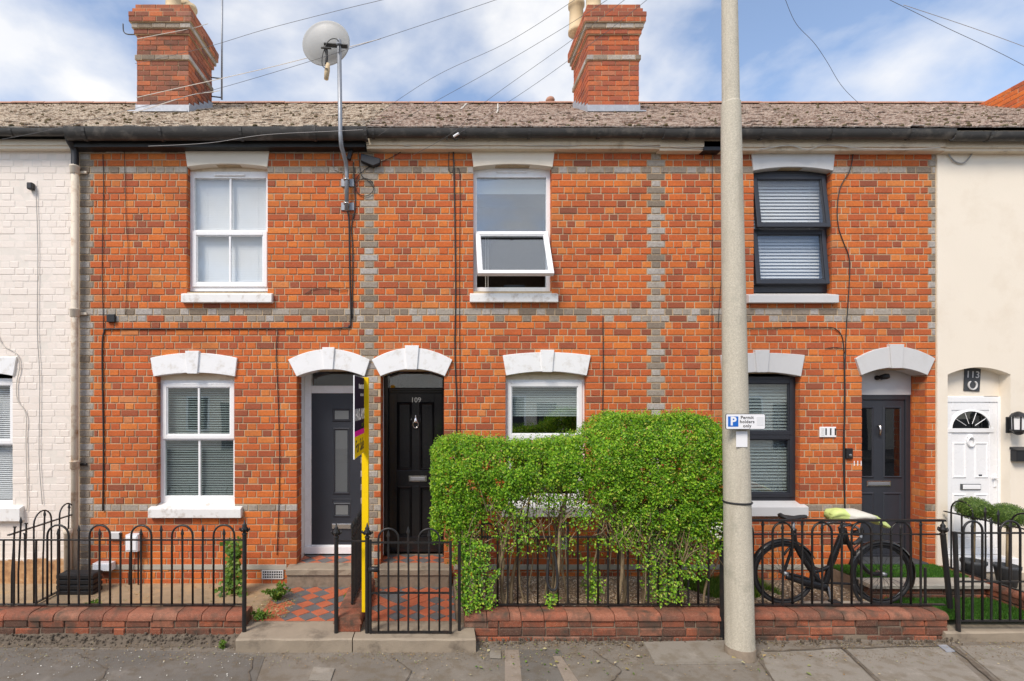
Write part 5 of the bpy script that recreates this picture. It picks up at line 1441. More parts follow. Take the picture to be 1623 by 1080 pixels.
# ------------------------------------------------------------------ lamp post and parking sign
dL = 4.86; yl = dL-D
lpst = thing('lamp_post', 'tall tapered concrete lamp post standing on the pavement', 'lamp post', (X(1173, dL), yl, 0))
zz = [(1045, 1173, 21.4), (700, 1166.5, 18.9), (300, 1160.2, 15.6), (165, 1158.3, 14.2), (163, 1158.2, 12.6), (0, 1156.3, 11.4), (-160, 1154.4, 10.2)]
mb = MB(); pts = []; rad = []
for py_, px_, hw in zz: pts.append(Vector((X(px_, dL), yl, Z(py_, dL)))); rad.append(hw*dL/F)
mb.tube(pts, rad, 28); shaft = part('shaft', mb, M['concrete_post'], lpst); smooth_by_angle(shaft, 30)
part('cable_tie', MB().tube([(X(1168.6, dL)+.1185*math.cos(a), yl+.1185*math.sin(a), Z(795.5, dL)) for a in [2*math.pi*i/24 for i in range(24)]], .010, 6, closed=True), M['rubber'], lpst, smooth=True)
part('base_collar', MB().lathe([(.142, -.05), (.140, .012), (.132, .03), (.131, .09), (.128, .094)], X(1173,dL), yl, 24), M['mortar_dark'], lpst, smooth=True)
part('painted_patch', MB().prism([(X(1168,4.73), Z(684,4.73)), (X(1186,4.73), Z(684,4.73)), (X(1186,4.73), Z(709,4.73)), (X(1168,4.73), Z(709,4.73))][::-1], yl-.1175, yl-.1155), M['sign_white'], lpst)
dS = 4.70; sx0, sx1, sz0, sz1 = X(1150, dS), X(1213, dS), Z(681, dS), Z(656, dS); ys = dS-D
def rrect(x0, x1, z0, z1, r_, n=5):
    o = []
    for cx_, cz_, a0 in ((x1-r_, z1-r_, 0), (x0+r_, z1-r_, 90), (x0+r_, z0+r_, 180), (x1-r_, z0+r_, 270)):
        for i in range(n+1):
            a = math.radians(a0+90*i/n); o.append((cx_+r_*math.cos(a), cz_+r_*math.sin(a)))
    return o
ps = thing('parking_sign', 'white permit holders only parking sign with blue P on the lamp post', 'sign', (X(1172,dS), ys, sz0))
part('border', MB().prism(rrect(sx0, sx1, sz0, sz1, .016), ys, ys+.004), M['sign_black'], ps)
part('plate', MB().prism(rrect(sx0+.005, sx1-.005, sz0+.005, sz1-.005, .012), ys-.0015, ys-.0003), M['sign_white'], ps)
bp = part('blue_panel', MB().prism(rrect(X(1153.7,dS), X(1170,dS), Z(676.5,dS), Z(660.3,dS), .004), ys-.003, ys-.0017), M['sign_blue'], ps)
part('letter', text_mb('P', .105, lambda u, v, w_: Vector((X(1161.9,dS)+u, ys-.0035-w_, Z(668.4,dS)+v)), .0006, .004), M['sign_white'], bp)
for tx, ty in (('Permit', 662.2), ('holders', 668.8), ('only', 675.4)):
    part('lettering', text_mb(tx, .040, lambda u, v, w_: Vector((X(1184,dS)+u, ys-.0024-w_, Z(ty,dS)+v)), .0006, .0006, spacing=1.1), M['sign_black'], ps)
part('patch', MB().box(X(1199,dS), X(1210,dS), ys-.0028, ys-.0017, Z(674.5,dS), Z(661,dS)), M['blind_white'], ps)
part('bracket', MB().box(X(1163,dS), X(1182,dS), ys+.0045, ys+.06, Z(672,dS), Z(664,dS)), M['galvanised'], ps)

# ------------------------------------------------------------------ for sale board
xb = -.715; fs = thing('for_sale_sign', 'yellow post with dark for sale board seen edge on', 'sign', (xb, -1.21, .275))
part('post', MB().box(xb-.022, xb+.045, -1.225, -1.175, .275, 2.63), M['sign_yellow'], fs, bevel=.004)
y0, y1 = -1.83, -1.23; zt_, zm_, zb_ = 2.625, 2.075, 1.88; xf = xb
part('panel_back', MB().box(xf-.011, xf, y0, y1, zb_, zt_), M['sign_white'], fs)
part('panel_dark', MB().box(xf+.0005, xf+.0025, y0+.003, y1, zm_+.05, zt_-.003), M['sign_navy'], fs)
part('stripe', MB().box(xf+.0005, xf+.0028, y0+.003, y1, zm_, zm_+.0495), M['sign_pink'], fs)
part('panel_yellow', MB().box(xf+.0005, xf+.0026, y0+.003, y1, zb_+.003, zm_-.0005), M['sign_yellow'], fs)
def board_text(tx, yc, zc_, size, mat, bold=.0, al='CENTER', sp=1.0):
    part('lettering', text_mb(tx, size, lambda u, v, w_: Vector((xf+.0034+w_, yc+u, zc_+v)), .0006, bold, al, sp), M[mat], fs)
yc = (y0+y1)/2
board_text('HASLAMS', yc+.03, 2.265, .145, 'sign_white', .004)
def print_line(y_a, y_b, zc_, h, mat, n):
    """a line of print too small to read: one short stroke block for each character"""
    mb = MB(); w = (y_b-y_a)/n; rr = random.Random(n)
    for i in range(n):
        if rr.random() < .12: continue
        mb.box(xf+.0028, xf+.0036, y_a+i*w, y_a+i*w+w*.72, zc_-h/2, zc_+h/2*rr.uniform(.6, 1))
    part('small_print', mb, M[mat], fs)
print_line(yc-.06, y1-.03, 2.535, .045, 'sign_white', 13)
print_line(yc+.05, y1-.05, 2.455, .026, 'sign_white', 9)
print_line(yc+.12, y1-.06, 2.165, .035, 'leaf_weed', 5)
board_text('For Sale', yc+.01, 1.975, .165, 'sign_black', .002)

# ------------------------------------------------------------------ satellite dish on its mast
dm = D-.30
sat = thing('satellite_dish', 'grey satellite dish on a tall galvanised mast fixed to the brick wall', 'satellite dish', P(549, 330, D-.06))
mast = [Vector(P(537.5, 64, dm)), Vector(P(539.5, 212, dm)), Vector(P(541, 232, dm+.02)), Vector(P(548.5, 258, D-.10)), Vector(P(549.5, 275, D-.07)), Vector(P(549.5, 334, D-.07))]
part('mast', MB().tube(mast, .026, 12), M['galvanised'], sat, smooth=True)
for py_ in (286, 324):
    c0 = P(549.5, py_, D-.05)
    bk = part('wall_bracket', MB().box(c0[0]-.075, c0[0]+.085, -.012, -.004, c0[2]-.06, c0[2]+.035).box(c0[0]-.03, c0[0]+.03, -.095, -.012, c0[2]-.012, c0[2]+.012), M['galvanised'], sat, bevel=.003)
    part('clamp', MB().tube([(c0[0]+.032*math.cos(a), -.07+.032*math.sin(a), c0[2]) for a in [2*math.pi*i/14 for i in range(14)]], .008, 6, closed=True), M['chrome'], bk, smooth=True)
dc = Vector(P(516.5, 69.5, dm+.16)); n = 28; mb = MB(); rad = .292
ax = Vector((-.18, -.94, -.28)).normalized()      # back of the dish points at us and down
u = ax.cross(Vector((0,0,1))).normalized(); v = u.cross(ax).normalized()
rings = [0.001, .35, .6, .8, .93, .985, 1.0]
vs = []; fs_ = []
for off in (0, -.006):
    for q in rings:
        for k in range(n):
            a = 2*math.pi*k/n; dep = .055*(1-q*q)
            vs.append(dc + (u*math.cos(a)*1.02+v*math.sin(a)*.80)*rad*q + ax*(dep+off+(.006 if q > .98 else 0)))
m_ = len(rings)
for s_ in (0, 1):
    for i in range(m_-1):
        for k in range(n):
            q = (s_*m_*n+i*n+k, s_*m_*n+i*n+(k+1) % n, s_*m_*n+(i+1)*n+(k+1) % n, s_*m_*n+(i+1)*n+k); fs_.append(q if s_ == 0 else q[::-1])
for k in range(n): fs_.append(((m_-1)*n+k, (m_-1)*n+(k+1) % n, (2*m_-1)*n+(k+1) % n, (2*m_-1)*n+k))
dish = part('dish', MB().add(vs, fs_), M['dish_grey'], sat, smooth=True)
part('rim', MB().tube([dc + (u*math.cos(a)*1.02+v*math.sin(a)*.80)*rad for a in [2*math.pi*i/36 for i in range(36)]], .006, 6, closed=True), M['dish_grey'], dish, smooth=True)
b0 = Vector(P(514, 71, dm)); b1 = Vector(P(551, 74, dm))
part('mount_arm', MB().tube([b0+Vector((0,0,0)), b1], .028, 4), M['gutter_black'], sat)
part('clamp', MB().tube([Vector(P(537.5,72,dm))+Vector((.032*math.cos(a), .032*math.sin(a), 0)) for a in [2*math.pi*i/14 for i in range(14)]], .012, 6, closed=True), M['galvanised'], sat)
arm = part('feed_arm', MB().tube(spline([Vector(P(515,74,dm-.01)), Vector(P(518,88,dm)), Vector(P(517,102,dm+.02))]), [.022]*4+[.016]*7, 8), M['gutter_black'], sat, smooth=True)
part('bolt', MB().tube([Vector(P(509,76,dm-.03)), Vector(P(525,77,dm-.03))], .012, 8), M['gutter_black'], sat)
part('lnb', MB().tube([Vector(P(520,101,dm+.02)), Vector(P(518.5,112,dm+.02)), Vector(P(517,126,dm+.02))], [.022,.032,.026], 10), M['pot_cream'], arm, smooth=True)
part('cable', MB().tube(spline([Vector(P(520,110,dm-.02)), Vector(P(511,104,dm-.02)), Vector(P(512,84,dm-.03)), Vector(P(522,64,dm-.03)), Vector(P(536,64,dm-.03)), Vector(P(537,85,dm-.03))]), .005, 5), M['wire_black'], sat, smooth=True)

# ------------------------------------------------------------------ bits on the roofs
sk = thing('roof_ventilator', 'small round terracotta ventilator peeping over the ridge', 'ventilator', P(872, 168, D+3.55))
c0 = P(872, 160, D+3.65)
part('cap', MB().lathe([(.06,c0[2]-.25),(.06,c0[2]-.04),(.085,c0[2]-.02),(.09,c0[2]+.01),(.07,c0[2]+.05),(.03,c0[2]+.075)], c0[0], c0[1], 14), M['terracotta'], sk, smooth=True)
da = D+2.62
ae = thing('aerial', 'thin aerial pole clamped to the back of the left chimney', 'aerial', P(351, 158, da))
part('pole', MB().tube([P(351.5, 158, da), P(352.5, -60, da)], .017, 8), M['galvanised'], ae, smooth=True)
for py_ in (123, 153): part('bracket', MB().tube([P(334, py_, da), P(352, py_+2, da)], .010, 6), M['gutter_black'], ae)
da = D+2.6
ae = thing('aerial', 'thin chain aerial hanging beside the left face of the right chimney', 'aerial', P(906, 62, da))
part('pole', MB().tube([P(906.5, 62, da), P(905.5, -50, da)], .009, 6), M['iron_black'], ae)
for py_ in (5, 14, 24, 34, 44, 54): part('element', MB().tube([P(904.5, py_, da), P(908, py_+1, da)], .008, 5), M['iron_black'], ae)
hk = thing('hook', 'bent metal hook sticking out of the left chimney', 'hook', P(215, 55, D+1.8))
part('rod', MB().tube(spline([Vector(P(216,55,D+1.8)), Vector(P(202,54.5,D+1.8)), Vector(P(196,50,D+1.8)), Vector(P(195,38,D+1.8))]), .009, 6), M['gutter_black'], hk, smooth=True)

# ------------------------------------------------------------------ overhead wires
def wire(label, pts, dep, r=.0022, mat='wire_sky', ext=.35):
    n = len(pts); dd = [dep[0]+(dep[1]-dep[0])*i/(n-1) for i in range(n)]
    pp = [Vector(P(x, y, q)) for (x, y), q in zip(pts, dd)]
    pp.append(pp[-1]+(pp[-1]-pp[-2])*ext)
    o = solo('overhead_wire', MB().tube(spline(pp, 6), r, 5), M[mat], label, 'wire', tuple(pp[0]), smooth=True)
    return o
wire('overhead wire crossing behind the satellite dish from the left gutter', [(3,221),(80,206),(215,172),(337,143),(480,101),(638,50),(786,0),(860,-26)], (6.15, 4.9))
wire('overhead wire ending at the top of the left chimney and leaving at the top', [(214,101),(320,77),(420,47),(540,16),(606,0),(680,-20)], (8.1, 6.0), .003)
wire('pale wire slanting across the lower front of the left chimney', [(150,197),(216,178),(300,152),(336,146)], (7.6, 8.3), .006, 'wire_white')
wire('pale wire slanting across the middle of the left chimney', [(216,155),(300,136),(336,128),(440,104),(560,73)], (8.1, 7.2), .005, 'wire_white')
wire('pale wire slanting across the upper part of the left chimney', [(217,62),(300,46),(322,40)], (8.05, 8.3), .005, 'wire_white')
wire('pale sagging wire along the left gutter up to the mast', [(235,232),(330,227),(420,214),(535,208)], (6.1, 6.0), .003, 'wire_grey')
wire('overhead wire leaving the top edge left of the right chimney', [(560,208),(683,125),(803,68),(908,2),(960,-33)], (6.15, 4.6))
wire('overhead wire passing just over the top of the right chimney', [(600,215),(656,180),(784,109),(905,37),(1000,-25)], (6.15, 4.6))
wire('overhead wire from the gutter above the black door to the chimney corner', [(655,246),(720,209),(765,165),(906,64),(990,0),(1030,-30)], (6.2, 4.6))
wire('overhead wire with a white connector over the middle gutter', [(722,215),(762,190),(852,131),(960,52),(1050,-20)], (6.1, 4.6))
wire('white wire lying on the roof tiles above the middle gutter', [(690,212),(706,200),(718,186),(738,166)], (6.6, 8.8), .012, 'wire_white', .05)
wire('white wire lying on the roof near the middle gutter', [(762,204),(778,190),(788,178),(789,166)], (6.8, 8.8), .012, 'wire_white', .05)
wire('sagging overhead wire dropping to the right part of the gutter', [(1416,212),(1400,197),(1360,163),(1333,135),(1310,97),(1290,68),(1262,38),(1245,0),(1238,-25)], (6.15, 5.0))
wire('overhead wire crossing the sky at the top right', [(1410,0),(1500,44),(1560,72),(1623,104),(1700,148)], (5.6, 6.2), .0026)
wire('faint overhead wire crossing the cloud at the top right', [(1432,8),(1540,44),(1623,74),(1700,104)], (7.5, 8.5), .004, 'wire_grey')
wc = Vector(P(722.5, 214.5, 6.08)); wd_ = (Vector(P(762,190,5.9))-wc).normalized()
solo('wire_connector', MB().tube([wc-wd_*.03, wc+wd_*.04], .014, 8), M['sign_white'], 'small white connector on a wire above the middle gutter', 'connector', tuple(wc))

# ------------------------------------------------------------------ bicycle
dB = 5.56; yb_ = dB-D
def BP(px, py, dy=0.0): return Vector((X(px, dB), yb_+dy, Z(py, dB)))
bk = thing('bicycle', 'black bicycle parked behind the railing of the dark windowed house', 'bicycle', tuple(BP(1318, 956)))
def wheel(cx_, cy_, rpx):
    c = BP(cx_, cy_); r_ = rpx*dB/F
    ring = lambda q, dy=0: [c+Vector((q*math.cos(a), dy, q*math.sin(a))) for a in [2*math.pi*i/40 for i in range(40)]]
    w = part('wheel', MB().tube([c+Vector((0,-.05,0)), c+Vector((0,.05,0))], .022, 10), M['galvanised'], bk, smooth=True, org=tuple(c))
    part('tyre', MB().tube(ring(r_-.018), .020, 8, closed=True), M['rubber'], w, smooth=True)
    part('rim', MB().tube(ring(r_-.045), .012, 6, closed=True), M['bike_black'], w, smooth=True)
    sp_ = MB()
    for i in range(28):
        a = 2*math.pi*i/28; b = a+(.5 if i % 2 else -.5)
        sp_.tube([c+Vector((.02*math.cos(b), .025*(1 if i % 4 < 2 else -1), .02*math.sin(b))), c+Vector(((r_-.05)*math.cos(a), 0, (r_-.05)*math.sin(a)))], .0016, 4)
    part('spokes', sp_, M['rubber'], w)
    return c, r_
def guard(c, r_, a0, a1, w_=.028):
    n = 20; mb = MB(); vs = []
    for i in range(n+1):
        a = math.radians(a0+(a1-a0)*i/n)
        for q, dy in ((r_+.008, -w_), (r_+.026, -w_*.55), (r_+.030, 0), (r_+.026, w_*.55), (r_+.008, w_)):
            vs.append(c+Vector((q*math.cos(a), dy, q*math.sin(a))))
    mb.add(vs, [(i*5+k, i*5+k+1, (i+1)*5+k+1, (i+1)*5+k) for i in range(n) for k in range(4)])
    return part('mudguard', mb, M['bike_black'], bk, smooth=True)
cr_, rr_ = wheel(1242, 908, 50); cf_, rf_ = wheel(1397, 909, 49)
guard(cr_, rr_, 200, 25); guard(cf_, rf_, -25, 165)
tb = lambda pts, r_, name='frame_tube', mat='bike_black', n=8: part(name, MB().tube(spline([BP(*p) for p in pts], 4), r_*1.25, n), M[mat], bk, smooth=True)
tb([(1258,838),(1259,856),(1268,878),(1291,912),(1304,928)], .022, 'seat_tube')
tb([(1334,848),(1326,868),(1318,888),(1313,908),(1308,926)], .024, 'down_tube')
tb([(1336,850),(1330,862),(1319,893),(1303,903),(1290,906)], .017, 'top_tube')
tb([(1304,928),(1275,916),(1242,908)], .014, 'chain_stay')
tb([(1258,862),(1250,885),(1242,908)], .012, 'seat_stay')
tb([(1338,838),(1344,860),(1358,885),(1378,908),(1397,909)], .018, 'fork')
tb([(1333,836),(1339,862)], .024, 'head_tube')
tb([(1257,828),(1258,846)], .014, 'seat_post', 'galvanised')
tb([(1302,924),(1335,925),(1347,926)], .011, 'kick_frame')
part('chain_case', MB().tube(spline([BP(1242,912,-.03), BP(1270,921,-.04), BP(1306,930,-.045)], 4), [.028]*4+[.04]*5, 8).xf(lambda v: Vector((v.x, yb_-.03+(v.y-yb_)*.4, v.z))), M['bike_black'], bk, smooth=True)
part('crank', MB().tube([BP(1306,927,-.06), BP(1309,946,-.07)], .011, 6).tube([BP(1306,927,.06), BP(1303,908,.07)], .011, 6), M['galvanised'], bk)
part('pedal', MB().box(*(lambda c: (c.x-.045, c.x+.045, c.y-.09, c.y-.01, c.z-.012, c.z+.012))(BP(1309,947,-.07))), M['rubber'], bk, bevel=.005)
part('pedal', MB().box(*(lambda c: (c.x-.045, c.x+.045, c.y+.01, c.y+.09, c.z-.012, c.z+.012))(BP(1303,907,.07))), M['rubber'], bk, bevel=.005)
tb([(1310,925),(1312,940),(1318,953)], .009, 'kick_stand')
tb([(1352,925),(1356,940),(1363,952)], .014, 'mud_flap', 'rubber')
tb([(1242,880),(1252,868),(1256,875)], .010, 'rear_lamp_stay')
# saddle
c0 = BP(1258, 819); pr = [(-.155,.012,.018),(-.14,.055,.022),(-.10,.078,.026),(-.05,.07,.020),(0,.042,.014),(.06,.026,.014),(.115,.020,.016),(.14,.010,.012)]
mb = MB(); vs = []; n = 12
for ux, hw, hh in pr:
    zc_ = .018 if ux < -.1 else (-.006 if ux < .04 else .004)
    for k in range(n):
        a = 2*math.pi*k/n; vs.append((c0.x+ux, c0.y+hw*math.cos(a), c0.z+zc_+hh*math.sin(a)-(.012*abs(math.cos(a)))))
mb.add(vs, [(i*n+k, i*n+(k+1) % n, (i+1)*n+(k+1) % n, (i+1)*n+k) for i in range(len(pr)-1) for k in range(n)]+[tuple(range(n-1,-1,-1)), tuple(range((len(pr)-1)*n, len(pr)*n))])
sd_ = part('saddle', mb, M['rubber'], bk, smooth=True)
part('saddle_rail', MB().tube([c0+Vector((-.09,-.02,-.02)), c0+Vector((-.01,-.02,-.045)), c0+Vector((.08,-.01,-.015))], .005, 5).tube([c0+Vector((-.09,.02,-.02)), c0+Vector((-.01,.02,-.045)), c0+Vector((.08,.01,-.015))], .005, 5), M['chrome'], sd_)
hb = tb([(1333,840),(1334,834),(1348,832)], .014, 'stem_tube', 'galvanised')
part('handlebar', MB().tube(spline([BP(1331,843,-.27), BP(1340,836,-.2), BP(1349,833,-.06), BP(1349,833,.06), BP(1340,836,.2), BP(1331,843,.27)], 5), .013, 8), M['galvanised'], bk, smooth=True)
part('grip', MB().tube([BP(1331,843,-.27), BP(1322,847,-.30), BP(1316,849,-.31)], .018, 8), M['rubber'], bk, smooth=True)
part('front_lamp', MB().lathe([(.01,-.03),(.03,-.02),(.034,.03),(.03,.036)], 0, 0, 12).xf(lambda v: BP(1356,845)+Vector((v.z, v.y, v.x))), M['plastic_black'], bk, smooth=True)
cab = MB()
for dyy in (-.05, 0, .05): cab.tube(spline([BP(1341,834,dyy-.1), BP(1362,838,dyy), BP(1366,856,0), BP(1350,872,0)], 4), .004, 5)
part('brake_cable', cab, M['wire_black'], bk, smooth=True)
# cover over the handlebar
cv = MB(); n, m_ = 26, 12; vs = []; rr = random.Random(3)
prof = [(1312,818,10,9),(1318,815,14,13),(1326,814,15,16),(1336,816,14,16),(1345,816,13,16),(1356,815,12,17),(1366,817,11,18),(1376,820,10,16),(1386,824,10,13),(1396,829,8,9),(1404,833,7,6),(1409,835,4,3)]
for (cx_, cy_, hy, hd_) in prof:
    for k in range(n):
        a = 2*math.pi*k/n; c = BP(cx_, cy_)
        w_ = 1+.16*math.sin(3*a+cx_*.11)+.10*mn.noise(Vector((cx_*.09, math.cos(a)*2, math.sin(a)*2)))*2
        vs.append((c.x+.006*math.sin(5*a), c.y+hd_*dB/F*1.0*math.cos(a)*w_, c.z+hy*.62*dB/F*math.sin(a)*w_))
cv.add(vs, [(i*n+k, i*n+(k+1) % n, (i+1)*n+(k+1) % n, (i+1)*n+k) for i in range(len(prof)-1) for k in range(n)]+[tuple(range(n-1,-1,-1)), tuple(range((len(prof)-1)*n, len(prof)*n))])
cov = solo('handlebar_cover', cv, M['cover_yellow'], 'crumpled hi-vis yellow and grey cover over the bicycle handlebar', 'cover', tuple(BP(1355,820)), smooth=True)
cov.data.materials.append(M['cover_grey'])
for pl_ in cov.data.polygons:
    xx = pl_.center.x + X(1355, dB); zz_ = pl_.center.z
    if X(1336,dB) < xx < X(1372,dB) and (zz_ > -.01 or xx < X(1360,dB)): pl_.material_index = 1

# ------------------------------------------------------------------ cream house: lantern, letter box, topiary
ld = D-.12; ln = thing('wall_lantern', 'black wall lantern with frosted panes on the cream wall', 'lantern', P(1614, 690, ld))
c0 = Vector(P(1614, 672, ld))
cx_, cy_, cz_ = c0
hexl = lambda prof, m_, nm, par=ln, n=6: part(nm, MB().lathe([(r_, cz_+z_) for r_, z_ in prof], cx_, cy_, n), M[m_], par)
hexl([(.078,.085),(.072,.10),(.055,.125),(.03,.14),(.01,.15)], 'plastic_black', 'cap', n=8)
hexl([(.058,-.075),(.062,.08)], 'blind_shade', 'pane', n=6)
fm = MB()
for k in range(6):
    a = 2*math.pi*k/6; fm.tube([(cx_+.062*math.cos(a), cy_+.062*math.sin(a), cz_-.08), (cx_+.067*math.cos(a), cy_+.067*math.sin(a), cz_+.088)], .008, 5)
part('frame', fm, M['plastic_black'], ln)
hexl([(.02,-.135),(.045,-.12),(.05,-.10),(.072,-.085),(.072,-.07)], 'plastic_black', 'base', n=8)
part('wall_plate', MB().box(cx_-.04, cx_+.04, -.03, -.0125, cz_-.12, cz_+.08).box(cx_-.015, cx_+.015, cy_+.03, -.03, cz_-.115, cz_-.095), M['plastic_black'], ln, bevel=.005)
c0 = P(1619, 720, D-.06)
lb = thing('letter_box', 'small dark box fixed to the cream wall below the lantern', 'box', (c0[0], -.06, c0[2]-.09))
part('body', MB().box(c0[0]-.09, c0[0]+.13, -.09, -.0125, c0[2]-.09, c0[2]+.05), M['plastic_black'], lb, bevel=.01)
part('lid', MB().add([(c0[0]-.095,-.098,c0[2]+.052),(c0[0]+.135,-.098,c0[2]+.052),(c0[0]+.135,-.0125,c0[2]+.085),(c0[0]-.095,-.0125,c0[2]+.085),(c0[0]-.095,-.098,c0[2]+.044),(c0[0]+.135,-.098,c0[2]+.044),(c0[0]+.135,-.0125,c0[2]+.052),(c0[0]-.095,-.0125,c0[2]+.052)], [(0,1,2,3),(0,4,5,1),(7,6,5,4),(1,5,6,2),(0,3,7,4)]), M['plastic_black'], lb)
def topiary(px, py, d, rx, rz, label):
    c = Vector(P(px, py, d)); t = thing('topiary_ball', label, 'topiary', (c.x, c.y, .26))
    rr = random.Random(int(px)); mb = MB(); R_ = rx*d/F*.93; RZ = rz*d/F*1.05
    mb.lathe([(R_*.88*math.sin(a), c.z-RZ*.88*math.cos(a)) for a in [math.pi*(i+.05)/10.1 for i in range(11)]], c.x, c.y, 16)
    for i in range(4200):
        v = rdir(rr); q = .86+.2*rr.random(); leaf_quad(mb, c+Vector((v.x*R_*q, v.y*R_*q, v.z*RZ*q)), v+rdir(rr)*.7, rr.uniform(.010,.019), rr, .6)
    part('foliage', mb, M['leaf_box'], t, kind='stuff')
    part('stem', MB().tube([(c.x, c.y, .4), (c.x+.01, c.y, c.z-RZ*.6)], .014, 8), M['bark'], t, smooth=True)
    part('pot', MB().lathe([(.08,.26),(.11,.46),(.12,.47),(.12,.50),(.10,.50),(.10,.47)], c.x, c.y, 18), M['slate_plaque'], t, smooth=True)
topiary(1543, 806, 6.12, 23.5, 16.5, 'clipped box ball beside the white door, nearer the door handle')
topiary(1596, 817, 5.95, 25, 17.5, 'clipped box ball at the right picture edge below the lantern')

# ------------------------------------------------------------------ small things in the gardens
c0 = P(212, 858, D-.06)
mbx = thing('meter_box', 'small white meter box on the brick wall behind the left railing', 'box', (c0[0], -.06, c0[2]-.12))
part('body', MB().box(c0[0]-.075, c0[0]+.075, -.11, -.005, c0[2]-.12, c0[2]+.09), M['lime_box'], mbx, bevel=.008)
part('cover', MB().cbox(c0[0]-.062, c0[0]+.062, -.118, -.1105, c0[2]-.10, c0[2]+.07, .004), M['sign_white'], mbx)
part('pipe', MB().tube([(c0[0]-.05,-.05,c0[2]-.12), (c0[0]-.06,-.05,.13)], .012, 8).tube([(c0[0]+.05,-.05,c0[2]-.12), (c0[0]+.05,-.05,.13)], .010, 8), M['iron_black'], mbx)
c0 = P(182, 850, D-.03); solo('vent_cover', MB().cbox(c0[0]-.065, c0[0]+.065, -.04, -.004, c0[2]-.05, c0[2]+.05, .01), M['paint_grey_light'], 'small grey vent cover beside the white meter box', 'vent cover', (c0[0], -.02, c0[2]))
c0 = P(893, 858, D-.06); solo('utility_box', MB().box(c0[0]-.05, c0[0]+.05, -.09, -.005, c0[2]-.10, c0[2]+.05), M['paint_grey_light'], 'small pale utility box on the wall behind the hedge stems', 'box', (c0[0], -.05, c0[2]), bevel=.006)
c0 = P(124, 918, 6.15)
bx = thing('plastic_crate', 'black plastic crate standing in the corner below the downpipe', 'crate', (c0[0]+.05, c0[1], .125))
for i in range(4):
    part('side_slat', MB().frame(c0[0]-.17, c0[0]+.26, .128+i*.062, .178+i*.062, .43, c0[1]-.13, c0[1]+.02) if False else MB().box(c0[0]-.17, c0[0]+.26, c0[1]-.13, c0[1]-.115, .128+i*.062, .172+i*.062).box(c0[0]-.17, c0[0]-.155, c0[1]-.115, c0[1]+.05, .128+i*.062, .172+i*.062).box(c0[0]+.245, c0[0]+.26, c0[1]-.115, c0[1]+.05, .128+i*.062, .172+i*.062), M['plastic_black'], bx, bevel=.004)
part('inside', MB().box(c0[0]-.154, c0[0]+.244, c0[1]-.11, c0[1]+.05, .126, .36), M['rubber'], bx)
solo('white_pipe', MB().lathe([(.042, .2), (.042, .78), (.05,.785), (.05,.84)], X(104, 6.2), -.16, 12), M['downpipe_cream'], 'short pale waste pipe standing left of the downpipe foot', 'pipe', (X(104,6.2), -.16, .2), smooth=True)
bk1 = solo('painted_block', MB().cbox(X(148,6.3), X(176,6.3), -.12, -.01, Z(905,6.3), Z(893,6.3), .006), M['lime_box'], 'whitewashed block at the foot of the brick wall corner', 'block', (X(162,6.3), -.06, Z(905,6.3)))
# bicycle lock hung on the railing below the hedge
solo('bicycle_lock', MB().tube(spline([Vector(P(871,868,5.28)), Vector(P(868,900,5.27)), Vector(P(868,925,5.26)), Vector(P(876,936,5.25)), Vector(P(883,928,5.26)), Vector(P(882,895,5.27)), Vector(P(876,868,5.28))]), .014, 8), M['rubber'], 'black cable lock hanging on the railing below the hedge', 'lock', tuple(P(875,936,5.26)), smooth=True)

def plant(label, x, y, z0, h, spread, nleaf, size, seed, name='weed', stems=6, mat='leaf_weed'):
    rr = random.Random(seed); t = thing(name, label, 'plant', (x, y, z0)); lf = MB(); sm = MB()
    for s in range(stems):
        a = rr.uniform(0, 6.28); e = Vector((x+math.cos(a)*spread*rr.uniform(.3,1), y+math.sin(a)*spread*.6*rr.uniform(.3,1), z0+h*rr.uniform(.5,1)))
        pts = spline([Vector((x+rr.gauss(0,.015), y+rr.gauss(0,.015), z0-.005)), (Vector((x,y,z0))+e)/2+Vector((0,0,h*.12)), e], 5)
        sm.tube(pts, .0035, 4)
        for i in range(nleaf//stems):
            p = pts[rr.randint(1, len(pts)-1)]; leaf_quad(lf, p+rdir(rr)*.012, rdir(rr)+Vector((0,-.5,.8)), size*rr.uniform(.5,1.1), rr, .5)
    part('leaves', lf, M[mat], t); part('stems', sm, M[mat], t)
x_, y_, z_ = P(372, 925, 6.0)
def climber():
    rr = random.Random(77); t = thing('climbing_plant', 'leafy green climber growing up behind the railing post', 'plant', (X(369,6.05), 6.05-D, .125)); lf = MB(); sm = MB()
    x, y = X(369, 6.05), 6.05-D
    for i in range(330):
        z = .13+.62*rr.random(); w_ = .10+.06*math.sin(z*9); c = (x+rr.uniform(-w_, w_)+.02, y+rr.uniform(-.08,.06), z)
        leaf_quad(lf, c, Vector((rr.gauss(0,.35), -1, .35+rr.gauss(0,.3))), rr.uniform(.035,.075), rr, .95)
    for i in range(4): sm.tube(spline([Vector((x+jit(.06), y, .12)), Vector((x+jit(.1), y-.02, .4)), Vector((x+jit(.1), y, .72))]), .005, 5)
    part('leaves', lf, M['leaf_weed'], t); part('stems', sm, M['leaf_weed'], t)
climber()
plant('bushy green weed growing at the left edge of the tiled path', X(437,5.85), 5.85-D, .128, .17, .17, 420, .05, 1, stems=14)
plant('sprawling weed at the front left corner of the tiled path', X(412,5.35), 5.35-D, .128, .09, .13, 200, .045, 2, stems=10)
plant('small green weed at the end of the left wall beside the step', X(351,5.0), 5.0-D, .0, .08, .05, 120, .03, 3, stems=8)
plant('low weed behind the left railing in front of the crate', X(150,5.6), 5.6-D, .125, .10, .14, 260, .04, 4, stems=12)
plant('small weed at the foot of the left railing by the meter box', X(192,5.45), 5.45-D, .125, .10, .04, 70, .03, 5, stems=6)
plant('thin green sprig growing in the gravel under the hedge', X(935,5.7), 5.7-D, .215, .22, .12, 160, .04, 6, stems=8)
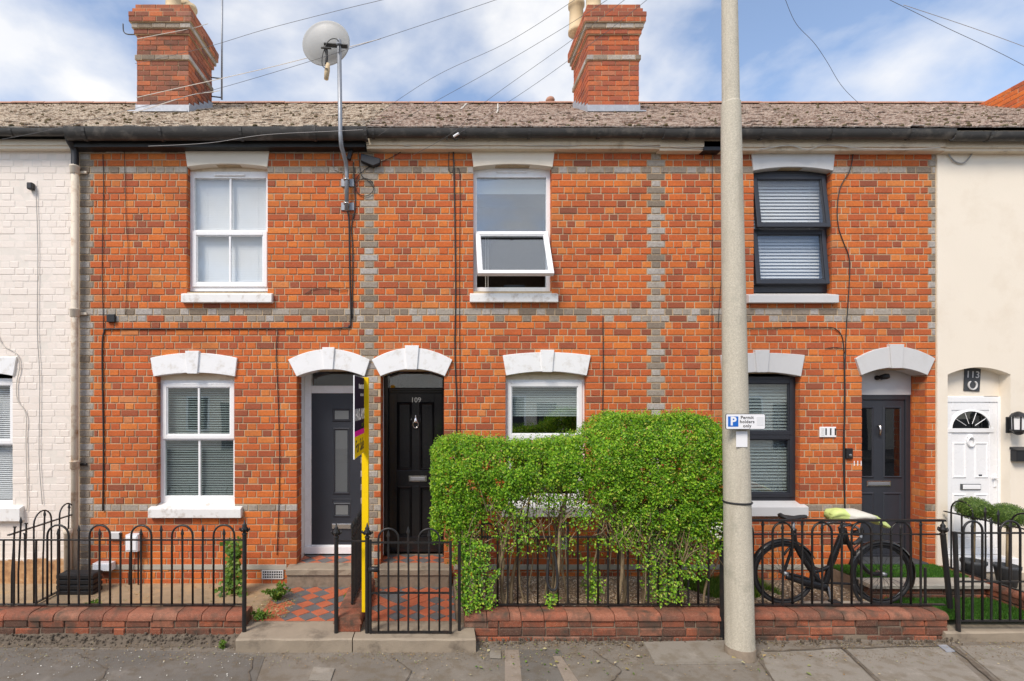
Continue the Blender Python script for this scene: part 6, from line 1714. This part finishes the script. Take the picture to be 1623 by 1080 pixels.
plant('tiny weed in the joint beside the for sale post', X(548,5.9), 5.9-D, .13, .07, .03, 60, .025, 7, stems=6)

# ------------------------------------------------------------------ pavement patches, covers and litter
def patch(name, pts, z, mat):
    q = [P(x, y, F*(ZC-z)/(y-VY)) for x, y in pts]
    mb = MB(); n = len(q); mb.add([(a, b, z) for a, b, _ in q], [tuple(range(n-1,-1,-1))])
    return structure(name, mb, M[mat])
patch('pavement_patch', [(822,1030),(888,1030),(925,1110),(830,1110)], .004, 'pavement_dark')
patch('pavement_strip', [(800,1030),(822,1030),(830,1110),(800,1110)], .004, 'pavement_pale')
patch('pavement_strip', [(876,1040),(889,1040),(925,1092),(900,1092)], .008, 'pavement_pale')
patch('pavement_patch', [(-20,1026),(360,1034),(420,1040),(395,1110),(-20,1110)], .004, 'pavement_dark')
for i, (a, b, c_, d_) in enumerate((((1205,1032),(1330,1026),(1400,1090),(1225,1090)), ((1338,1026),(1495,1022),(1570,1090),(1408,1090)), ((1520,1024),(1680,1020),(1800,1090),(1600,1090)))):
    patch('paving_slab', [a, b, c_, d_], .005, 'paving_slab' if i != 1 else 'pavement_pale' if False else 'paving_slab')
def lid(label, pts, z, mat, h=.006):
    q = [P(x, y, F*(ZC-z)/(y-VY)) for x, y in pts]; n = len(q); ca = sum(p[0] for p in q)/n; cb = sum(p[1] for p in q)/n
    mb = MB(); mb.add([(a+(ca-a)*.015, b+(cb-b)*.015, z+h) for a, b, _ in q]+[(a, b, z-.002) for a, b, _ in q], [tuple(range(n-1,-1,-1))]+[(k, (k+1) % n, (k+1) % n+n, k+n) for k in range(n)])
    return solo('cover_plate', mb, M[mat], label, 'cover plate', (ca, cb, z))
lid('large rectangular stone cover slab beside the lamp post', [(1019,1021),(1150,1018),(1179,1052),(1037,1054)], .004, 'paving_slab', .022)
lid('small square stop tap cover in the pavement by the left step', [(497,1058),(531,1060),(524,1080),(489,1078)], .006, 'paving_slab')
lid('tiny grey cover plate near the wall below the hedge', [(776,1032),(794,1032),(794,1044),(776,1043)], .009, 'paving_slab')
lid('tiny metal cover plate beside the right stone step', [(1486,1023),(1500,1023),(1514,1033),(1500,1034)], .009, 'lead')
def litter(name, n, fn, size, mat, label, seed):
    rr = random.Random(seed); mb = MB()
    for i in range(n):
        x, y, z = fn(rr); leaf_quad(mb, (x, y, z+.004+rr.uniform(0,.006)), Vector((rr.gauss(0,.25), rr.gauss(0,.25), 1)), rr.uniform(*size), rr, rr.uniform(.5,.9))
    o = part(name, mb, M[mat], None, kind='stuff', label=label); return o
litter('leaf_litter', 420, lambda r_: (r_.uniform(-2.5, 3.4), YF-.03-abs(r_.gauss(0,.14))-(.24 if -1.9 < 0 and r_.random() < .4 else 0), .009), (.006,.022), 'leaf_litter', 'dry leaf litter along the foot of the walls', 1)
litter('leaf_litter', 160, lambda r_: (r_.uniform(-1, 4), r_.uniform(-2.4,-1.5), .011), (.006,.022), 'leaf_litter', 'scattered leaves on the pavement', 2)
litter('fallen_petals', 90, lambda r_: (r_.uniform(-4.5,-1.6), r_.uniform(-2.0,-1.42), .011), (.008,.02), 'petal_white', 'white petals scattered on the left pavement', 3)
litter('leaf_litter', 50, lambda r_: (r_.uniform(.3,3.2), r_.uniform(-1.9,-1.45), .011), (.014,.03), 'leaf_weed', 'green hedge clippings on the pavement', 4)
litter('leaf_litter', 600, lambda r_: (r_.uniform(-1.95,-1.55), -1.05+abs(r_.gauss(0,.4)), .139), (.008,.025), 'leaf_litter', 'dry litter along the edge of the tiled path', 5)
litter('leaf_litter', 220, lambda r_: (r_.uniform(-4.2,-1.95), r_.uniform(-1.0,-.05), .128), (.010,.03), 'leaf_litter', 'dry litter on the concrete behind the left railing', 6)

pebbles('dirt', 5200, lambda r_: (r_.uniform(-4.9, 6.6), YF-.02-abs(r_.gauss(0,.10))-(.22 if r_.random() < .3 else 0), .007), (.003,.009), 'soil', 'brown dirt swept against the foot of the walls', 5)
litter('leaf_litter', 1500, lambda r_: (r_.uniform(-5, 6.5), YF-.04-abs(r_.gauss(0,.13))-(.25 if r_.random() < .35 else 0), .012), (.005,.018), 'leaf_litter', 'small dry bits along the foot of the walls', 11)
litter('leaf_litter', 26, lambda r_: (r_.uniform(.3,3.6), r_.uniform(-1.95,-1.4), .014), (.03,.055), 'leaf_litter', 'larger brown leaves on the pavement by the lamp post', 12)
def crack(pts, w, z=.0125):
    q = [P(x, y, F*(ZC-z)/(y-VY)) for x, y in pts]; rr = random.Random(int(pts[0][0])); pp = []
    for (a, b) in zip(q[:-1], q[1:]):
        for i in range(8): t = i/8; pp.append((a[0]+(b[0]-a[0])*t+rr.gauss(0,.006), a[1]+(b[1]-a[1])*t+rr.gauss(0,.006)))
    pp.append(q[-1][:2]); mb = MB(); vs = []
    for i, (x, y) in enumerate(pp):
        a, b = pp[max(i-1,0)], pp[min(i+1,len(pp)-1)]; t = Vector((b[0]-a[0], b[1]-a[1])).normalized(); ww = w*rr.uniform(.5,1.3)
        vs += [(x-t.y*ww, y+t.x*ww, z), (x+t.y*ww, y-t.x*ww, z)]
    mb.add(vs, [(2*i, 2*i+1, 2*i+3, 2*i+2) for i in range(len(pp)-1)])
    structure('pavement_joint', mb, M['grime_dirt'])
crack([(1196,1030),(1230,1090)], .010); crack([(1334,1026),(1404,1090)], .011); crack([(1508,1023),(1590,1090)], .022); crack([(1210,1032),(1330,1027),(1500,1023)], .012)
crack([(400,1042),(392,1090)], .008); crack([(620,1040),(650,1062),(640,1090)], .005); crack([(120,1034),(170,1060),(150,1090)], .005); crack([(940,1030),(985,1062),(960,1090)], .005)
# ------------------------------------------------------------------ alike things share a group
PH = {'house': 'terraced houses in the row', 'garden wall': 'low brick garden walls', 'railing': 'black iron railings', 'gate': 'black iron gates', 'step': 'stone steps',
      'wire': 'overhead wires', 'plant': 'weeds in the front gardens', 'topiary': 'clipped box balls', 'aerial': 'roof aerials', 'cover plate': 'covers in the pavement', 'box': 'small boxes on the walls', 'sign': 'signs'}
for o in list(SC.objects):
    if o.parent is None and o.get('category') in PH and 'group' not in o: o['group'] = PH[o['category']]
